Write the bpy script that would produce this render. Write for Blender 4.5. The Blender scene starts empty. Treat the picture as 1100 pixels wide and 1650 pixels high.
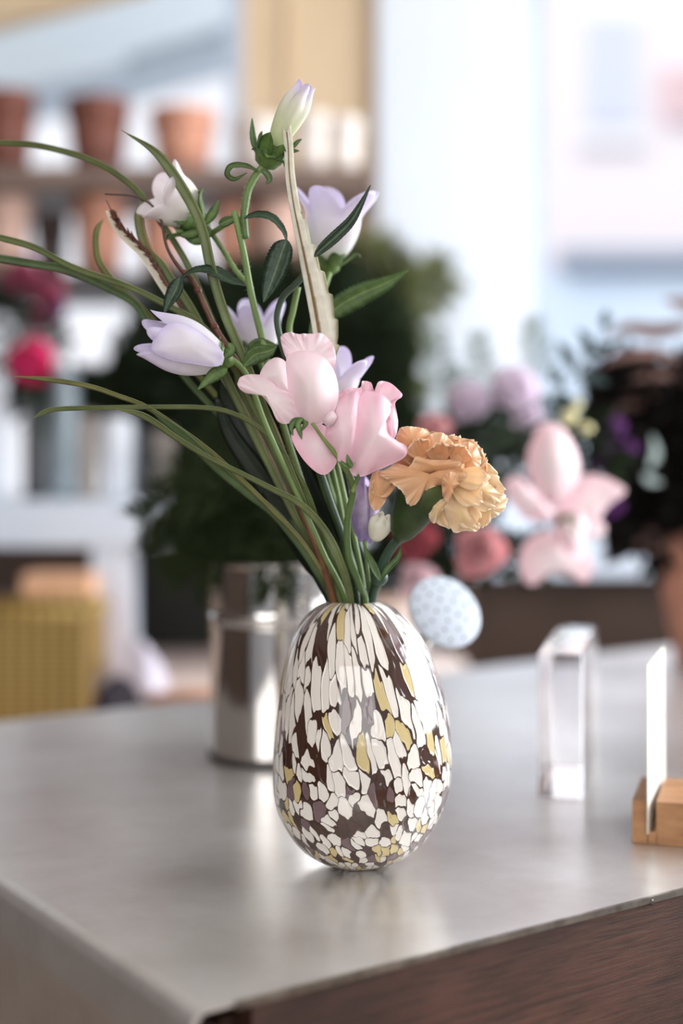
import bpy, math, random
from mathutils import Vector, Matrix
PI = math.pi
sc = bpy.context.scene
col = sc.collection
V = Vector

# ------------------------------------------------------------------ camera, light, exposure
CAMZ, F = 1.21, 50.0 / 36.0 * 1650.0          # eye height, focal length in pixels
HY = 723.0                                    # image row of the horizon
cam = bpy.data.cameras.new('camera'); cam.lens = 50; cam.sensor_width = 36
cam.shift_y = -(825.0 - HY) / -1650.0 * -1.0
cam.clip_start = 0.05; cam.clip_end = 200
cam.dof.use_dof = True; cam.dof.focus_distance = 1.005; cam.dof.aperture_fstop = 1.7
co = bpy.data.objects.new('camera', cam); col.objects.link(co)
co.location = (0, 0, CAMZ); co.rotation_euler = (PI / 2, 0, 0); sc.camera = co

sc.view_settings.view_transform = 'Standard'; sc.view_settings.look = 'None'
sc.view_settings.gamma = 1.0; sc.view_settings.use_curve_mapping = False
sc.view_settings.exposure = 0.14

world = bpy.data.worlds.new('sky'); sc.world = world; world.use_nodes = True
wn = world.node_tree.nodes; wn['Background'].inputs[0].default_value = (0.86, 0.93, 1.0, 1)
wn['Background'].inputs[1].default_value = 1.0

sun = bpy.data.lights.new('sun', 'SUN'); sun.energy = 1.3; sun.angle = 0.02; sun.color = (1, .95, .9)
so = bpy.data.objects.new('sun', sun); col.objects.link(so)
so.rotation_euler = V((0.35, 0.75, -0.8)).to_track_quat('-Z', 'Y').to_euler()   # strikes the houses across the street

def area(name, loc, target, w, h, e, c):
    l = bpy.data.lights.new(name, 'AREA'); l.shape = 'RECTANGLE'; l.size = w; l.size_y = h; l.energy = e; l.color = c
    o = bpy.data.objects.new(name, l); col.objects.link(o); o.location = loc
    o.rotation_euler = (V(target) - V(loc)).to_track_quat('-Z', 'Y').to_euler()
    return o
area('daylight_side_window', (2.34, 1.95, 1.75), (0, 1.75, 1.50), 2.3, 1.5, 132, (0.92, 0.96, 1.0))
area('daylight_shop_front', (-0.4, -1.94, 1.80), (-0.4, 1.5, 1.5), 2.8, 1.7, 42, (1.0, 0.97, 0.94))

# ------------------------------------------------------------------ helpers
def P(px, py, D):
    """a place seen at (px, py) of the photograph, D metres away"""
    return V(((px - 550.0) * D / F, D, CAMZ + (HY - py) * D / F))
def lin(r, g, b):
    f = lambda c: (c / 255 / 12.92) if c <= 10 else ((c / 255 + .055) / 1.055) ** 2.4
    return (f(r), f(g), f(b), 1)
def sm(a, b, x):
    t = min(1, max(0, (x - a) / (b - a))); return t * t * (3 - 2 * t)
def spline(pts, n):
    """Catmull-Rom through any vectors"""
    pts = [V(p) for p in pts]
    if len(pts) == 2: return [pts[0].lerp(pts[1], i / n) for i in range(n + 1)]
    q = [2 * pts[0] - pts[1]] + pts + [2 * pts[-1] - pts[-2]]
    out = []; m = len(pts) - 1
    for i in range(n + 1):
        s = i / n * m; k = min(int(s), m - 1); t = s - k
        a, b, c, d = q[k:k + 4]
        out.append(0.5 * ((2 * b) + (c - a) * t + (2 * a - 5 * b + 4 * c - d) * t * t + (3 * b - a - 3 * c + d) * t ** 3))
    return out
def closed(pts, n):
    m = len(pts); out = []
    for i in range(n):
        s = i / n * m; k = int(s); t = s - k
        a, b, c, d = [V(pts[(k + j) % m]) for j in (-1, 0, 1, 2)]
        out.append(0.5 * ((2 * b) + (c - a) * t + (2 * a - 5 * b + 4 * c - d) * t * t + (3 * b - a - 3 * c + d) * t ** 3))
    return out
def interp(xs, ys, x):
    if x <= xs[0]: return ys[0]
    for i in range(1, len(xs)):
        if x <= xs[i]:
            return ys[i - 1] + (ys[i] - ys[i - 1]) * (x - xs[i - 1]) / (xs[i] - xs[i - 1])
    return ys[-1]

def wloc(o):
    l = V((0, 0, 0))
    while o is not None: l = l + o.location; o = o.parent
    return l
def tag(o, label=None, cat=None, group=None, kind=None):
    if label: o['label'] = label
    if cat: o['category'] = cat
    if group: o['group'] = group
    if kind: o['kind'] = kind
    return o
def thing(name, label, cat, loc, group=None):
    o = bpy.data.objects.new(name, None); col.objects.link(o); o.location = loc; o.empty_display_size = .02
    return tag(o, label, cat, group)

class MB:
    """collects shapes in world space and links them as one mesh"""
    def __init__(s): s.v = []; s.f = []; s.t = []; s.m = []; s.u = []; s.mi = 0
    def vert(s, p, t=0.0, u=0.0): s.v.append(V(p)); s.t.append(t); s.u.append(u); return len(s.v) - 1
    def face(s, *ix): s.f.append(ix); s.m.append(s.mi)
    def grid(s, rows, closed_u=False, ts=None, us=None):
        """rows: list of equal-length point lists"""
        b = len(s.v); n = len(rows[0])
        for i, r in enumerate(rows):
            for j, p in enumerate(r): s.vert(p, ts[i][j] if ts else 0, us[i][j] if us else 0)
        for i in range(len(rows) - 1):
            for j in range(n if closed_u else n - 1):
                k = (j + 1) % n
                s.face(b + i * n + j, b + i * n + k, b + (i + 1) * n + k, b + (i + 1) * n + j)
        return b
    def tube(s, pts, rad, n=10, cap=True):
        rows = []; up = None; m = len(pts)
        for i in range(m):
            t = (pts[min(i + 1, m - 1)] - pts[max(i - 1, 0)]).normalized()
            if up is None: up = t.orthogonal().normalized()
            up = (up - t * up.dot(t)).normalized(); w = t.cross(up)
            r = rad[i] if isinstance(rad, (list, tuple)) else rad
            rows.append([pts[i] + (up * math.cos(a) + w * math.sin(a)) * r for a in [2 * PI * j / n for j in range(n)]])
        b = s.grid(rows, True, [[i / (m - 1)] * n for i in range(m)])
        if cap:
            s.face(*[b + j for j in reversed(range(n))]); s.face(*[b + (m - 1) * n + j for j in range(n)])
    def lathe(s, prof, origin, axis=V((0, 0, 1)), n=32, cap=True):
        """prof: (radius, height) list along axis"""
        axis = V(axis).normalized(); x = axis.orthogonal().normalized(); y = axis.cross(x); origin = V(origin)
        rows = [[origin + axis * h + (x * math.cos(a) + y * math.sin(a)) * r for a in [2 * PI * j / n for j in range(n)]] for r, h in prof]
        b = s.grid(rows, True, [[i / max(1, len(prof) - 1)] * n for i in range(len(prof))])
        if cap:
            s.face(*[b + j for j in reversed(range(n))]); s.face(*[b + (len(prof) - 1) * n + j for j in range(n)])
    def box(s, c, size, R=None):
        c = V(c); h = V(size) / 2; b = len(s.v)
        for z in (-1, 1):
            for x, y in ((-1, -1), (1, -1), (1, 1), (-1, 1)):
                p = V((x * h.x, y * h.y, z * h.z)); s.vert(c + (R @ p if R else p))
        for q in ((0, 3, 2, 1), (4, 5, 6, 7), (0, 1, 5, 4), (1, 2, 6, 5), (2, 3, 7, 6), (3, 0, 4, 7)): s.face(*[b + i for i in q])
    def prism(s, pts, d):
        """polygon pts (world) pushed along d"""
        b = len(s.v); n = len(pts)
        for p in pts: s.vert(p)
        for p in pts: s.vert(V(p) + V(d))
        s.face(*range(b, b + n)); s.face(*reversed(range(b + n, b + 2 * n)))
        for i in range(n): s.face(b + i, b + n + i, b + n + (i + 1) % n, b + (i + 1) % n)
    def ribbon(s, pts, wid, face=V((0, -1, 0)), fold=.25, thick=.0005, twist=None, serr=0, wave=0, wk=7):
        """a leaf blade: folded cross section with thickness; wid is the half width"""
        rows = []; ts = []; us = []; m = len(pts)
        for i in range(m):
            t = (pts[min(i + 1, m - 1)] - pts[max(i - 1, 0)]).normalized()
            w = t.cross(face)
            if w.length < 1e-4: w = t.orthogonal()
            w.normalize(); n = w.cross(t).normalized()
            if twist:
                q = Matrix.Rotation(twist(i / (m - 1)), 3, t); w = q @ w; n = q @ n
            h = wid(i / (m - 1)) if callable(wid) else wid
            if serr and i % 2: h *= 1 - serr
            h = max(h, .00012)
            wv = wave * math.sin(i / (m - 1) * wk * 2 * PI)
            top = [pts[i] + w * (h * a) + n * (h * fold * abs(a) + wv * a * h) for a in (-1, -.5, 0, .5, 1)]
            bot = [pts[i] + w * (h * a) + n * (h * fold * abs(a) + wv * a * h - thick) for a in (.6, 0, -.6)]
            rows.append(top + bot); ts.append([1, .5, 0, .5, 1, .6, 0, .6]); us.append([i / (m - 1)] * 8)
        b = s.grid(rows, True, ts, us)
        s.face(*[b + j for j in reversed(range(8))]); s.face(*[b + (m - 1) * 8 + j for j in range(8)])
    def patch(s, outline, D, bulge=.008, ruffle=0, rk=6, ph=0, tilt=(0, 0), c=None, thick=.0006, seg=72, rings=12, mp=None, edge=0, rp=3, jag=0):
        """a cupped petal: smooth outline around a centre, domed towards the viewer, ruffled at the rim, two skins"""
        mp = mp or (lambda p: p)
        o = closed([mp(p) for p in outline], seg)
        c = mp(c) if c else sum((V(p) for p in o), V((0, 0))) / seg
        c = V(c); C3 = P(c.x, c.y, D); k = D / F
        if jag:
            jr = random.Random(int(c.x * 7)); o = [c + (q - c) * (1 + jag * jr.uniform(-1, 1)) for q in o]
        def skin(off):
            rows = []; ts = []; us = []
            for i in range(rings + 1):
                r = (i / rings) ** .85; row = []
                for j in range(seg):
                    d = (o[j] - c) * r; x = d.x * k; z = -d.y * k; a = 2 * PI * j / seg
                    dep = -bulge * (1 - r * r) + ruffle * math.sin(rk * a + ph) * r ** rp + ruffle * .5 * math.sin((rk * 2 + 1) * a + ph * 2) * r ** (rp + 1)
                    dep += tilt[0] * x + tilt[1] * z + edge * r ** 6
                    row.append(C3 + V((x, dep + off, z)))
                rows.append(row); ts.append([r] * seg); us.append([j / seg for j in range(seg)])
            return rows, ts, us
        ra, ta, ua = skin(0); rb, tb, ub = skin(thick)
        rb[-1] = [p.copy() for p in ra[-1]]
        s.grid(ra + rb[::-1], True, ta + tb[::-1], ua + ub[::-1])
    def petal(s, base, d, up, L, W, curl=.3, cup=.2, ruf=0, rk=3, ph=0, nu=7, nv=8, frill=0, rng=None, narrow=.25):
        """petal from base along d, face towards up"""
        d = V(d).normalized(); up = V(up); up = (up - d * up.dot(d)); up = up.normalized() if up.length > 1e-5 else d.orthogonal().normalized()
        w = d.cross(up); rows = []; ts = []
        for i in range(nv + 1):
            v = i / nv; ww = W * (narrow + (1 - narrow) * math.sin(min(1, v * 1.12) * PI * .56) ** 1.1) * (1 if v < .8 else math.sqrt(max(.02, 1 - ((v - .8) / .2) ** 2 * .75)))
            row = []
            for j in range(nu + 1):
                u = -1 + 2 * j / nu
                fr = (rng.uniform(-1, 1) * frill * L) if (rng and frill and i == nv) else 0
                p = base + d * (L * v * (1 - .12 * u * u * v) + fr) + w * (ww * u) + up * (L * curl * v * v + cup * W * u * u + ruf * math.sin(rk * u * PI + ph) * v * v)
                row.append(p)
            rows.append(row); ts.append([v] * (nu + 1))
        s.grid(rows, False, ts)
    def build(s, name, mats, parent=None, smooth=True, solid=0, bevel=0):
        off = wloc(parent) if parent is not None else V((0, 0, 0))
        me = bpy.data.meshes.new(name)
        me.from_pydata([tuple(p - off) for p in s.v], [], s.f)
        if not isinstance(mats, (list, tuple)): mats = [mats]
        for m in mats: me.materials.append(m)
        if len(mats) > 1: me.polygons.foreach_set('material_index', s.m)
        a = me.attributes.new('t', 'FLOAT', 'POINT'); a.data.foreach_set('value', s.t)
        a = me.attributes.new('along', 'FLOAT', 'POINT'); a.data.foreach_set('value', s.u)
        if smooth: me.polygons.foreach_set('use_smooth', [True] * len(me.polygons))
        me.update()
        o = bpy.data.objects.new(name, me); col.objects.link(o)
        if parent is not None: o.parent = parent
        if bevel:
            b = o.modifiers.new('bevel', 'BEVEL'); b.width = bevel; b.segments = 3; b.limit_method = 'ANGLE'
        if solid:
            b = o.modifiers.new('thickness', 'SOLIDIFY'); b.thickness = solid; b.offset = 0
        return o

# ------------------------------------------------------------------ materials
class N:
    def __init__(s, name):
        s.m = bpy.data.materials.new(name); s.m.use_nodes = True; s.t = s.m.node_tree
        s.b = s.t.nodes['Principled BSDF']; s.out = s.t.nodes['Material Output']
    def n(s, typ, **kw):
        x = s.t.nodes.new('ShaderNode' + typ)
        for k, v in kw.items():
            if k.startswith('i_'):
                key = k[2:]; key = int(key) if key.isdigit() else key
                x.inputs[key].default_value = v
            else: setattr(x, k, v)
        return x
    def l(s, a, b): s.t.links.new(a, b)
    def ramp(s, fac, stops, interp='LINEAR'):
        r = s.n('ValToRGB'); r.color_ramp.interpolation = interp; e = r.color_ramp.elements
        while len(e) < len(stops): e.new(.5)
        for i, (p, c) in enumerate(stops): e[i].position = p; e[i].color = c
        if fac is not None: s.l(fac, r.inputs[0])
        return r
    def noise(s, scale, vec=None, detail=4, rough=.55, dim='3D'):
        x = s.n('TexNoise', i_Scale=scale, i_Detail=detail, i_Roughness=rough)
        if vec is not None: s.l(vec, x.inputs['Vector'])
        return x
    def obj(s, scale=(1, 1, 1), rot=(0, 0, 0)):
        c = s.n('TexCoord'); m = s.n('Mapping'); s.l(c.outputs['Object'], m.inputs[0])
        m.inputs['Scale'].default_value = scale; m.inputs['Rotation'].default_value = rot
        return m.outputs[0]
    def bump(s, h, strength=.2, dist=.002):
        b = s.n('Bump', i_Strength=strength, i_Distance=dist); s.l(h, b.inputs['Height']); s.l(b.outputs[0], s.b.inputs['Normal']); return b
    def set(s, **kw):
        for k, v in kw.items(): s.b.inputs[k.replace('_', ' ')].default_value = v
        return s

def simple(name, c, rough=.5, metal=0, c2=None, scale=20, bump=0, coat=0):
    s = N(name); s.set(Base_Color=c, Roughness=rough, Metallic=metal, Coat_Weight=coat)
    nz = s.noise(scale, s.obj())
    c2 = c2 or tuple([x * .8 for x in c[:3]] + [1])
    r = s.ramp(nz.outputs[0], [(.35, c), (.7, c2)]); s.l(r.outputs[0], s.b.inputs['Base Color'])
    if bump: s.bump(nz.outputs[0], bump)
    return s.m
def organic(name, stops, attr='t', rough=.45, trans=.35, tc=None, scale=90, var=.25, bump=.15, stretch=None, spec=.4):
    """leaf or petal: colour along an attribute, mottled, lets some light through"""
    s = N(name); s.set(Roughness=rough, Specular_IOR_Level=spec)
    at = s.n('Attribute', attribute_name=attr)
    r = s.ramp(at.outputs['Fac'], stops)
    nz = s.noise(scale, s.obj(stretch or (1, 1, 1)))
    hsv = s.n('HueSaturation'); s.l(r.outputs[0], hsv.inputs['Color'])
    mr = s.n('MapRange', i_1=.3, i_2=.7, i_3=1 - var, i_4=1 + var); s.l(nz.outputs[0], mr.inputs[0]); s.l(mr.outputs[0], hsv.inputs['Value'])
    s.l(hsv.outputs[0], s.b.inputs['Base Color'])
    if bump: s.bump(nz.outputs[0], bump, .001)
    tr = s.n('BsdfTranslucent'); mx = s.n('MixShader', i_Fac=trans)
    if tc: tr.inputs[0].default_value = tc
    else: s.l(hsv.outputs[0], tr.inputs[0])
    s.l(s.b.outputs[0], mx.inputs[1]); s.l(tr.outputs[0], mx.inputs[2]); s.l(mx.outputs[0], s.out.inputs[0])
    return s.m

G = lambda *a: lin(*a)
M = {}
M['grass'] = organic('grass_blade', [(0, G(122, 132, 88)), (.5, G(104, 118, 74)), (1, G(142, 150, 106))], scale=40, var=.22, trans=.25)
M['grass_olive'] = organic('olive_blade', [(0, G(140, 140, 92)), (.6, G(122, 126, 78)), (1, G(158, 154, 108))], scale=60, var=.15, trans=.25)
M['grass_dark'] = organic('deep_blade', [(0, G(90, 108, 68)), (.5, G(72, 94, 56)), (1, G(100, 118, 78))], scale=60, var=.2, trans=.2)
M['leaf'] = organic('leaf_green', [(0, G(138, 158, 104)), (.12, G(94, 120, 68)), (1, G(80, 106, 60))], scale=160, var=.22, bump=.35)
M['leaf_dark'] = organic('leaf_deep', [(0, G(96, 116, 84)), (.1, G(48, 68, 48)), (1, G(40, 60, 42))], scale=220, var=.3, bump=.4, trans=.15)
M['leaf_inner'] = organic('leaf_darkest', [(0, G(42, 54, 34)), (.1, G(24, 36, 22)), (1, G(21, 33, 20))], scale=100, var=.3, trans=.1)  # near-black green of the inner lance leaves
M['calyx'] = organic('calyx_green', [(0, G(112, 140, 74)), (1, G(74, 106, 50))], scale=180, var=.3, bump=.3, trans=.3)
M['calyx_deep'] = organic('calyx_deep_green', [(0, G(56, 74, 40)), (.6, G(44, 60, 32)), (1, G(92, 106, 58))], scale=60, var=.3, trans=.12)
M['stem'] = organic('stem_green', [(0, G(120, 144, 84)), (1, G(84, 106, 60))], scale=70, var=.22, trans=.12, stretch=(1, 1, .3))
M['stem_pea'] = organic('pea_stem_green', [(0, G(140, 160, 92)), (.3, G(92, 114, 66)), (1, G(76, 104, 60))], scale=120, var=.15, trans=.1, stretch=(1, 1, .3))
M['stem_blue'] = organic('carnation_stem', [(0, G(60, 82, 66)), (1, G(46, 68, 56))], scale=60, var=.2, trans=.05)
M['stem_dark'] = organic('dark_stem', [(0, G(62, 78, 60)), (1, G(50, 66, 50))], scale=60, var=.25, trans=.05)
M['twig'] = organic('brown_twig', [(0, G(60, 40, 34)), (.5, G(96, 58, 42)), (1, G(112, 76, 48))], scale=90, var=.35, trans=.0)
M['rust'] = organic('rusty_scales', [(0, G(112, 62, 42)), (1, G(70, 40, 32))], scale=300, var=.5, trans=.05)
M['husk'] = organic('cream_husk', [(0, G(214, 206, 184)), (1, G(232, 226, 210))], scale=90, var=.12, trans=.2)
M['silver'] = organic('silvery_leaf', [(0, G(120, 92, 48)), (.1, G(140, 112, 66)), (.2, G(226, 222, 206)), (.85, G(232, 228, 214)), (1, G(176, 172, 120))], scale=120, var=.12, trans=.25, bump=.3)
M['bell_lilac'] = organic('lilac_petal', [(0, G(234, 238, 216)), (.25, G(242, 240, 240)), (.75, G(238, 233, 244)), (1, G(228, 219, 242))], scale=60, var=.04, trans=.45, bump=.05, stretch=(1, 1, .4))
M['bell_plain'] = organic('lilac_white_petal', [(0, G(243, 240, 242)), (.7, G(240, 235, 244)), (1, G(228, 219, 242))], scale=60, var=.04, trans=.45, bump=.05)
M['bell_white'] = organic('white_petal', [(0, G(226, 232, 196)), (.3, G(244, 242, 234)), (1, G(244, 236, 240))], scale=60, var=.04, trans=.45, bump=.05)
M['bell_bud'] = organic('bud_petal', [(0, G(214, 222, 168)), (.5, G(232, 235, 206)), (.82, G(240, 236, 230)), (1, G(216, 205, 234))], scale=50, var=.05, trans=.4, bump=.1)
M['pea_pale'] = organic('pale_pink_petal', [(0, G(249, 238, 238)), (.7, G(249, 234, 237)), (1, G(248, 226, 232))], scale=70, var=.03, trans=.4, bump=.04)
M['pea_pink'] = organic('pink_petal', [(0, G(249, 234, 237)), (.7, G(248, 222, 230)), (1, G(247, 212, 224))], scale=70, var=.04, trans=.4, bump=.04)
M['carn'] = organic('apricot_petal', [(0, G(222, 166, 114)), (.6, G(236, 188, 144)), (.9, G(243, 204, 164)), (1, G(249, 222, 190))], scale=80, var=.07, trans=.3, bump=.1)
M['carn_pale'] = organic('pale_apricot_petal', [(0, G(236, 210, 152)), (.5, G(246, 220, 180)), (1, G(250, 232, 204))], scale=80, var=.06, trans=.38, bump=.1)
M['purple'] = organic('violet_petal', [(0, G(206, 192, 214)), (1, G(158, 136, 186))], scale=120, var=.2, trans=.3)
M['budwhite'] = organic('cream_bud', [(0, G(226, 226, 206)), (1, G(240, 236, 224))], scale=90, var=.08, trans=.3)
M['lily'] = organic('rose_pink_petal', [(0, G(254, 246, 246)), (.6, G(250, 232, 235)), (1, G(247, 218, 224))], scale=30, var=.05, trans=.4)
M['salmon'] = organic('salmon_petal', [(0, G(228, 150, 158)), (1, G(238, 180, 182))], scale=60, var=.12, trans=.3)
M['crimson'] = organic('crimson_petal', [(0, G(170, 70, 86)), (1, G(190, 96, 106))], scale=60, var=.2, trans=.3)
M['lavender'] = organic('lavender_pink_petal', [(0, G(250, 230, 248)), (1, G(253, 244, 253))], scale=60, var=.03, trans=.6)
M['magenta'] = organic('magenta_petal', [(0, G(214, 24, 96)), (1, G(246, 56, 130))], scale=60, var=.1, trans=.3)
M['rasp'] = organic('raspberry_petal', [(0, G(150, 60, 92)), (1, G(188, 92, 120))], scale=60, var=.2, trans=.3)
M['violet'] = organic('deep_violet_petal', [(0, G(88, 34, 104)), (1, G(128, 58, 142))], scale=60, var=.2, trans=.3)
M['highlight_yellow'] = organic('highlight_petal', [(0, G(252, 244, 196)), (1, G(255, 253, 236))], scale=60, var=.03, trans=.7)  # pale and translucent to imitate glowing highlights
M['fern'] = organic('fern_needles', [(0, G(44, 54, 32)), (1, G(62, 72, 40))], scale=30, var=.3, trans=.15, rough=.8, spec=.1)
M['bush'] = organic('bush_leaves', [(0, G(30, 40, 26)), (1, G(42, 52, 34))], scale=20, var=.35, trans=.12, rough=.8, spec=.1)
M['bush_olive'] = organic('olive_bush_leaves', [(0, G(96, 102, 66)), (1, G(118, 122, 84))], scale=20, var=.3, trans=.25, rough=.8, spec=.1)
M['sprig'] = organic('grey_green_sprig', [(0, G(98, 116, 92)), (1, G(116, 134, 108))], scale=40, var=.25, trans=.2)
M['plum'] = organic('plum_leaf', [(0, G(158, 122, 112)), (.5, G(112, 82, 76)), (1, G(132, 98, 90))], scale=30, var=.3, trans=.15)
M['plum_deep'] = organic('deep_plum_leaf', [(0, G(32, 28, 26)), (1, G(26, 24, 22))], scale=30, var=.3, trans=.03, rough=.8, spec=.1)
M['euca'] = organic('eucalyptus_leaf', [(0, G(60, 78, 78)), (1, G(48, 66, 68))], scale=30, var=.25, trans=.1)
M['silverleaf'] = organic('silver_green_leaf', [(0, G(212, 226, 222)), (1, G(188, 206, 202))], scale=30, var=.15, trans=.3)
M['tan'] = simple('tan_paint', G(206, 182, 150), .6, c2=G(200, 174, 142), scale=3)
M['white_wall'] = simple('white_paint', G(206, 210, 218), .6, c2=G(200, 205, 214), scale=3)
M['dark_panel'] = simple('dark_brown_panel', G(74, 54, 42), .5, c2=G(62, 45, 36), scale=5)
M['floor'] = simple('floor_boards', G(150, 126, 106), .5, c2=G(120, 98, 82), scale=6)
M['ceiling'] = simple('ceiling_paint', G(236, 232, 226), .7)
M['frame_blue'] = simple('grey_blue_frame', G(176, 186, 200), .4, c2=G(168, 178, 194))
M['white_lacquer'] = simple('white_lacquer', G(216, 225, 238), .35, c2=G(208, 218, 232), scale=4)
M['shelf_wood'] = simple('grey_brown_shelf', G(128, 106, 94), .5, c2=G(108, 88, 78), scale=10)
M['shelf_dark'] = simple('dark_shelf', G(70, 58, 54), .5)
M['terracotta'] = simple('terracotta', G(204, 148, 124), .75, c2=G(190, 130, 106), scale=14, bump=.1)
M['terracotta_pale'] = simple('pale_terracotta', G(222, 186, 170), .75, c2=G(210, 168, 150), scale=14, bump=.1)
M['terracotta_brown'] = simple('brown_terracotta', G(128, 78, 64), .7, c2=G(108, 64, 54), scale=14)
M['pot_dark'] = simple('dark_glaze', G(58, 42, 38), .4)
M['pot_white'] = simple('white_glaze', G(232, 222, 214), .4, c2=G(224, 212, 204))
M['basket'] = None
M['pink_wood'] = simple('pale_pink_wood', G(242, 222, 212), .55, c2=G(234, 210, 198), scale=5)
M['orange_box'] = simple('orange_card', G(204, 128, 76), .6)
M['orange_lid'] = simple('light_orange_card', G(238, 186, 148), .6)
M['cloth'] = simple('white_cloth', G(222, 216, 228), .8, c2=G(196, 190, 208), scale=30, bump=.3)
M['navy'] = simple('dark_cloth', G(58, 52, 62), .7)
M['brown_paper'] = simple('kraft_paper', G(196, 138, 100), .7)
M['vase_white'] = simple('white_ceramic', G(226, 230, 238), .25, c2=G(220, 225, 234))
M['vase_bluegrey'] = simple('blue_grey_ceramic', G(142, 156, 164), .3)
M['vase_taupe'] = simple('taupe_ceramic', G(176, 166, 158), .35)
M['vase_slate'] = simple('dark_slate_ceramic', G(66, 68, 72), .35)
M['beige_ceramic'] = simple('beige_ceramic', G(206, 178, 162), .5)
M['facade'] = simple('pale_pink_render', G(248, 238, 241), .8, c2=G(246, 234, 238), scale=.4)
M['facade_white'] = simple('white_render', G(246, 244, 246), .8, c2=G(242, 240, 244), scale=.4)
M['facade_glass'] = simple('sky_lit_glass', G(222, 224, 238), .3, c2=G(216, 219, 234))
M['sky_patch_blue'] = simple('pale_sky_patch', G(226, 238, 250), .6, c2=G(214, 230, 248), scale=1.5)
M['facade_grey'] = simple('grey_blue_band', G(168, 178, 194), .7)
M['facade_red'] = simple('pale_red_band', G(240, 206, 210), .7)
M['awning'] = simple('grey_blue_awning', G(206, 217, 226), .7, c2=G(200, 212, 222))
M['awning_edge'] = simple('slate_awning_edge', G(140, 155, 166), .6)
M['street'] = simple('light_paving', G(206, 208, 214), .8)
M['dark_metal'] = simple('dark_bead', G(90, 84, 82), .4, .6)
M['hole'] = simple('rose_hole', G(70, 74, 82), .6)
M['enamel'] = simple('pale_enamel', G(196, 204, 216), .35, c2=G(188, 197, 210))
M['oak'] = None
M['shade_black'] = simple('black_green_shade', G(28, 32, 28), .6)

s = N('bright_tinplate'); s.set(Base_Color=G(214, 210, 206), Roughness=.16, Metallic=1)
nz = s.noise(9, s.obj((1, 1, 3))); mr = s.n('MapRange', i_1=.3, i_2=.8, i_3=.07, i_4=.14); s.l(nz.outputs[0], mr.inputs[0]); s.l(mr.outputs[0], s.b.inputs['Roughness']); M['tin'] = s.m

s = N('oak_block'); s.set(Roughness=.5)
nz = s.noise(7, s.obj((2, 14, 14)), 6); r = s.ramp(nz.outputs[0], [(.3, G(176, 130, 88)), (.55, G(156, 110, 70)), (.75, G(136, 92, 58))]); s.l(r.outputs[0], s.b.inputs['Base Color']); s.bump(nz.outputs[0], .1); M['oak'] = s.m

s = N('woven_cane'); s.set(Roughness=.6)
w1 = s.n('TexWave', wave_type='BANDS', bands_direction='X', i_Scale=14.0); w2 = s.n('TexWave', wave_type='BANDS', bands_direction='Z', i_Scale=34.0)
o_ = s.obj(); s.l(o_, w1.inputs[0]); s.l(o_, w2.inputs[0])
mm = s.n('Math', operation='MULTIPLY'); s.l(w1.outputs['Fac'], mm.inputs[0]); s.l(w2.outputs['Fac'], mm.inputs[1])
r = s.ramp(mm.outputs[0], [(0, G(128, 100, 48)), (.5, G(190, 156, 84)), (1, G(206, 176, 104))]); s.l(r.outputs[0], s.b.inputs['Base Color']); s.bump(mm.outputs[0], .6, .004); M['basket'] = s.m

def glass(name, c, ior=1.49, rough=0.0):
    s = N(name); s.set(Base_Color=c, Roughness=rough, Transmission_Weight=1.0, IOR=ior); return s.m
M['acrylic'] = glass('clear_acrylic', (.97, .95, .96, 1))
s = N('window_glass'); tr = s.n('BsdfTransparent'); gl = s.n('BsdfGlossy', i_Roughness=.02); fr = s.n('Fresnel', i_IOR=1.3); mx = s.n('MixShader')
s.l(fr.outputs[0], mx.inputs[0]); s.l(tr.outputs[0], mx.inputs[1]); s.l(gl.outputs[0], mx.inputs[2]); s.l(mx.outputs[0], s.out.inputs[0]); M['pane'] = s.m

# zinc sheet of the counter: cloudy, finely scratched
s = N('zinc_sheet'); s.set(Metallic=.74)
ov = s.obj((1, 1, 1), (0, 0, -.6)); n1 = s.noise(5.5, ov, 6, .6); sx = s.obj((3, 60, 3), (0, 0, -.6)); n2 = s.noise(6, sx, 5, .6); n3 = s.noise(24, ov, 5, .65)
r = s.ramp(n1.outputs[0], [(.3, G(206, 201, 197)), (.55, G(222, 219, 217)), (.75, G(234, 233, 234))])
r2 = s.ramp(n3.outputs[0], [(.30, (.86, .84, .82, 1)), (.55, (1, 1, 1, 1))]); mx = s.n('MixRGB', blend_type='MULTIPLY', i_0=.5); s.l(r.outputs[0], mx.inputs[1]); s.l(r2.outputs[0], mx.inputs[2])
s.l(mx.outputs[0], s.b.inputs['Base Color'])
mr = s.n('MapRange', i_1=.3, i_2=.7, i_3=.285, i_4=.34); s.l(n1.outputs[0], mr.inputs[0]); s.l(mr.outputs[0], s.b.inputs['Roughness'])
s.bump(n2.outputs[0], .03, .002); M['zinc'] = s.m
M['zinc_edge'] = simple('worn_zinc_lip', G(186, 182, 174), .28, 1, c2=G(132, 128, 120), scale=60, bump=.3)
M['zinc_side'] = simple('dull_zinc_side', G(124, 122, 121), .45, .5, c2=G(112, 110, 110), scale=12)

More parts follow.
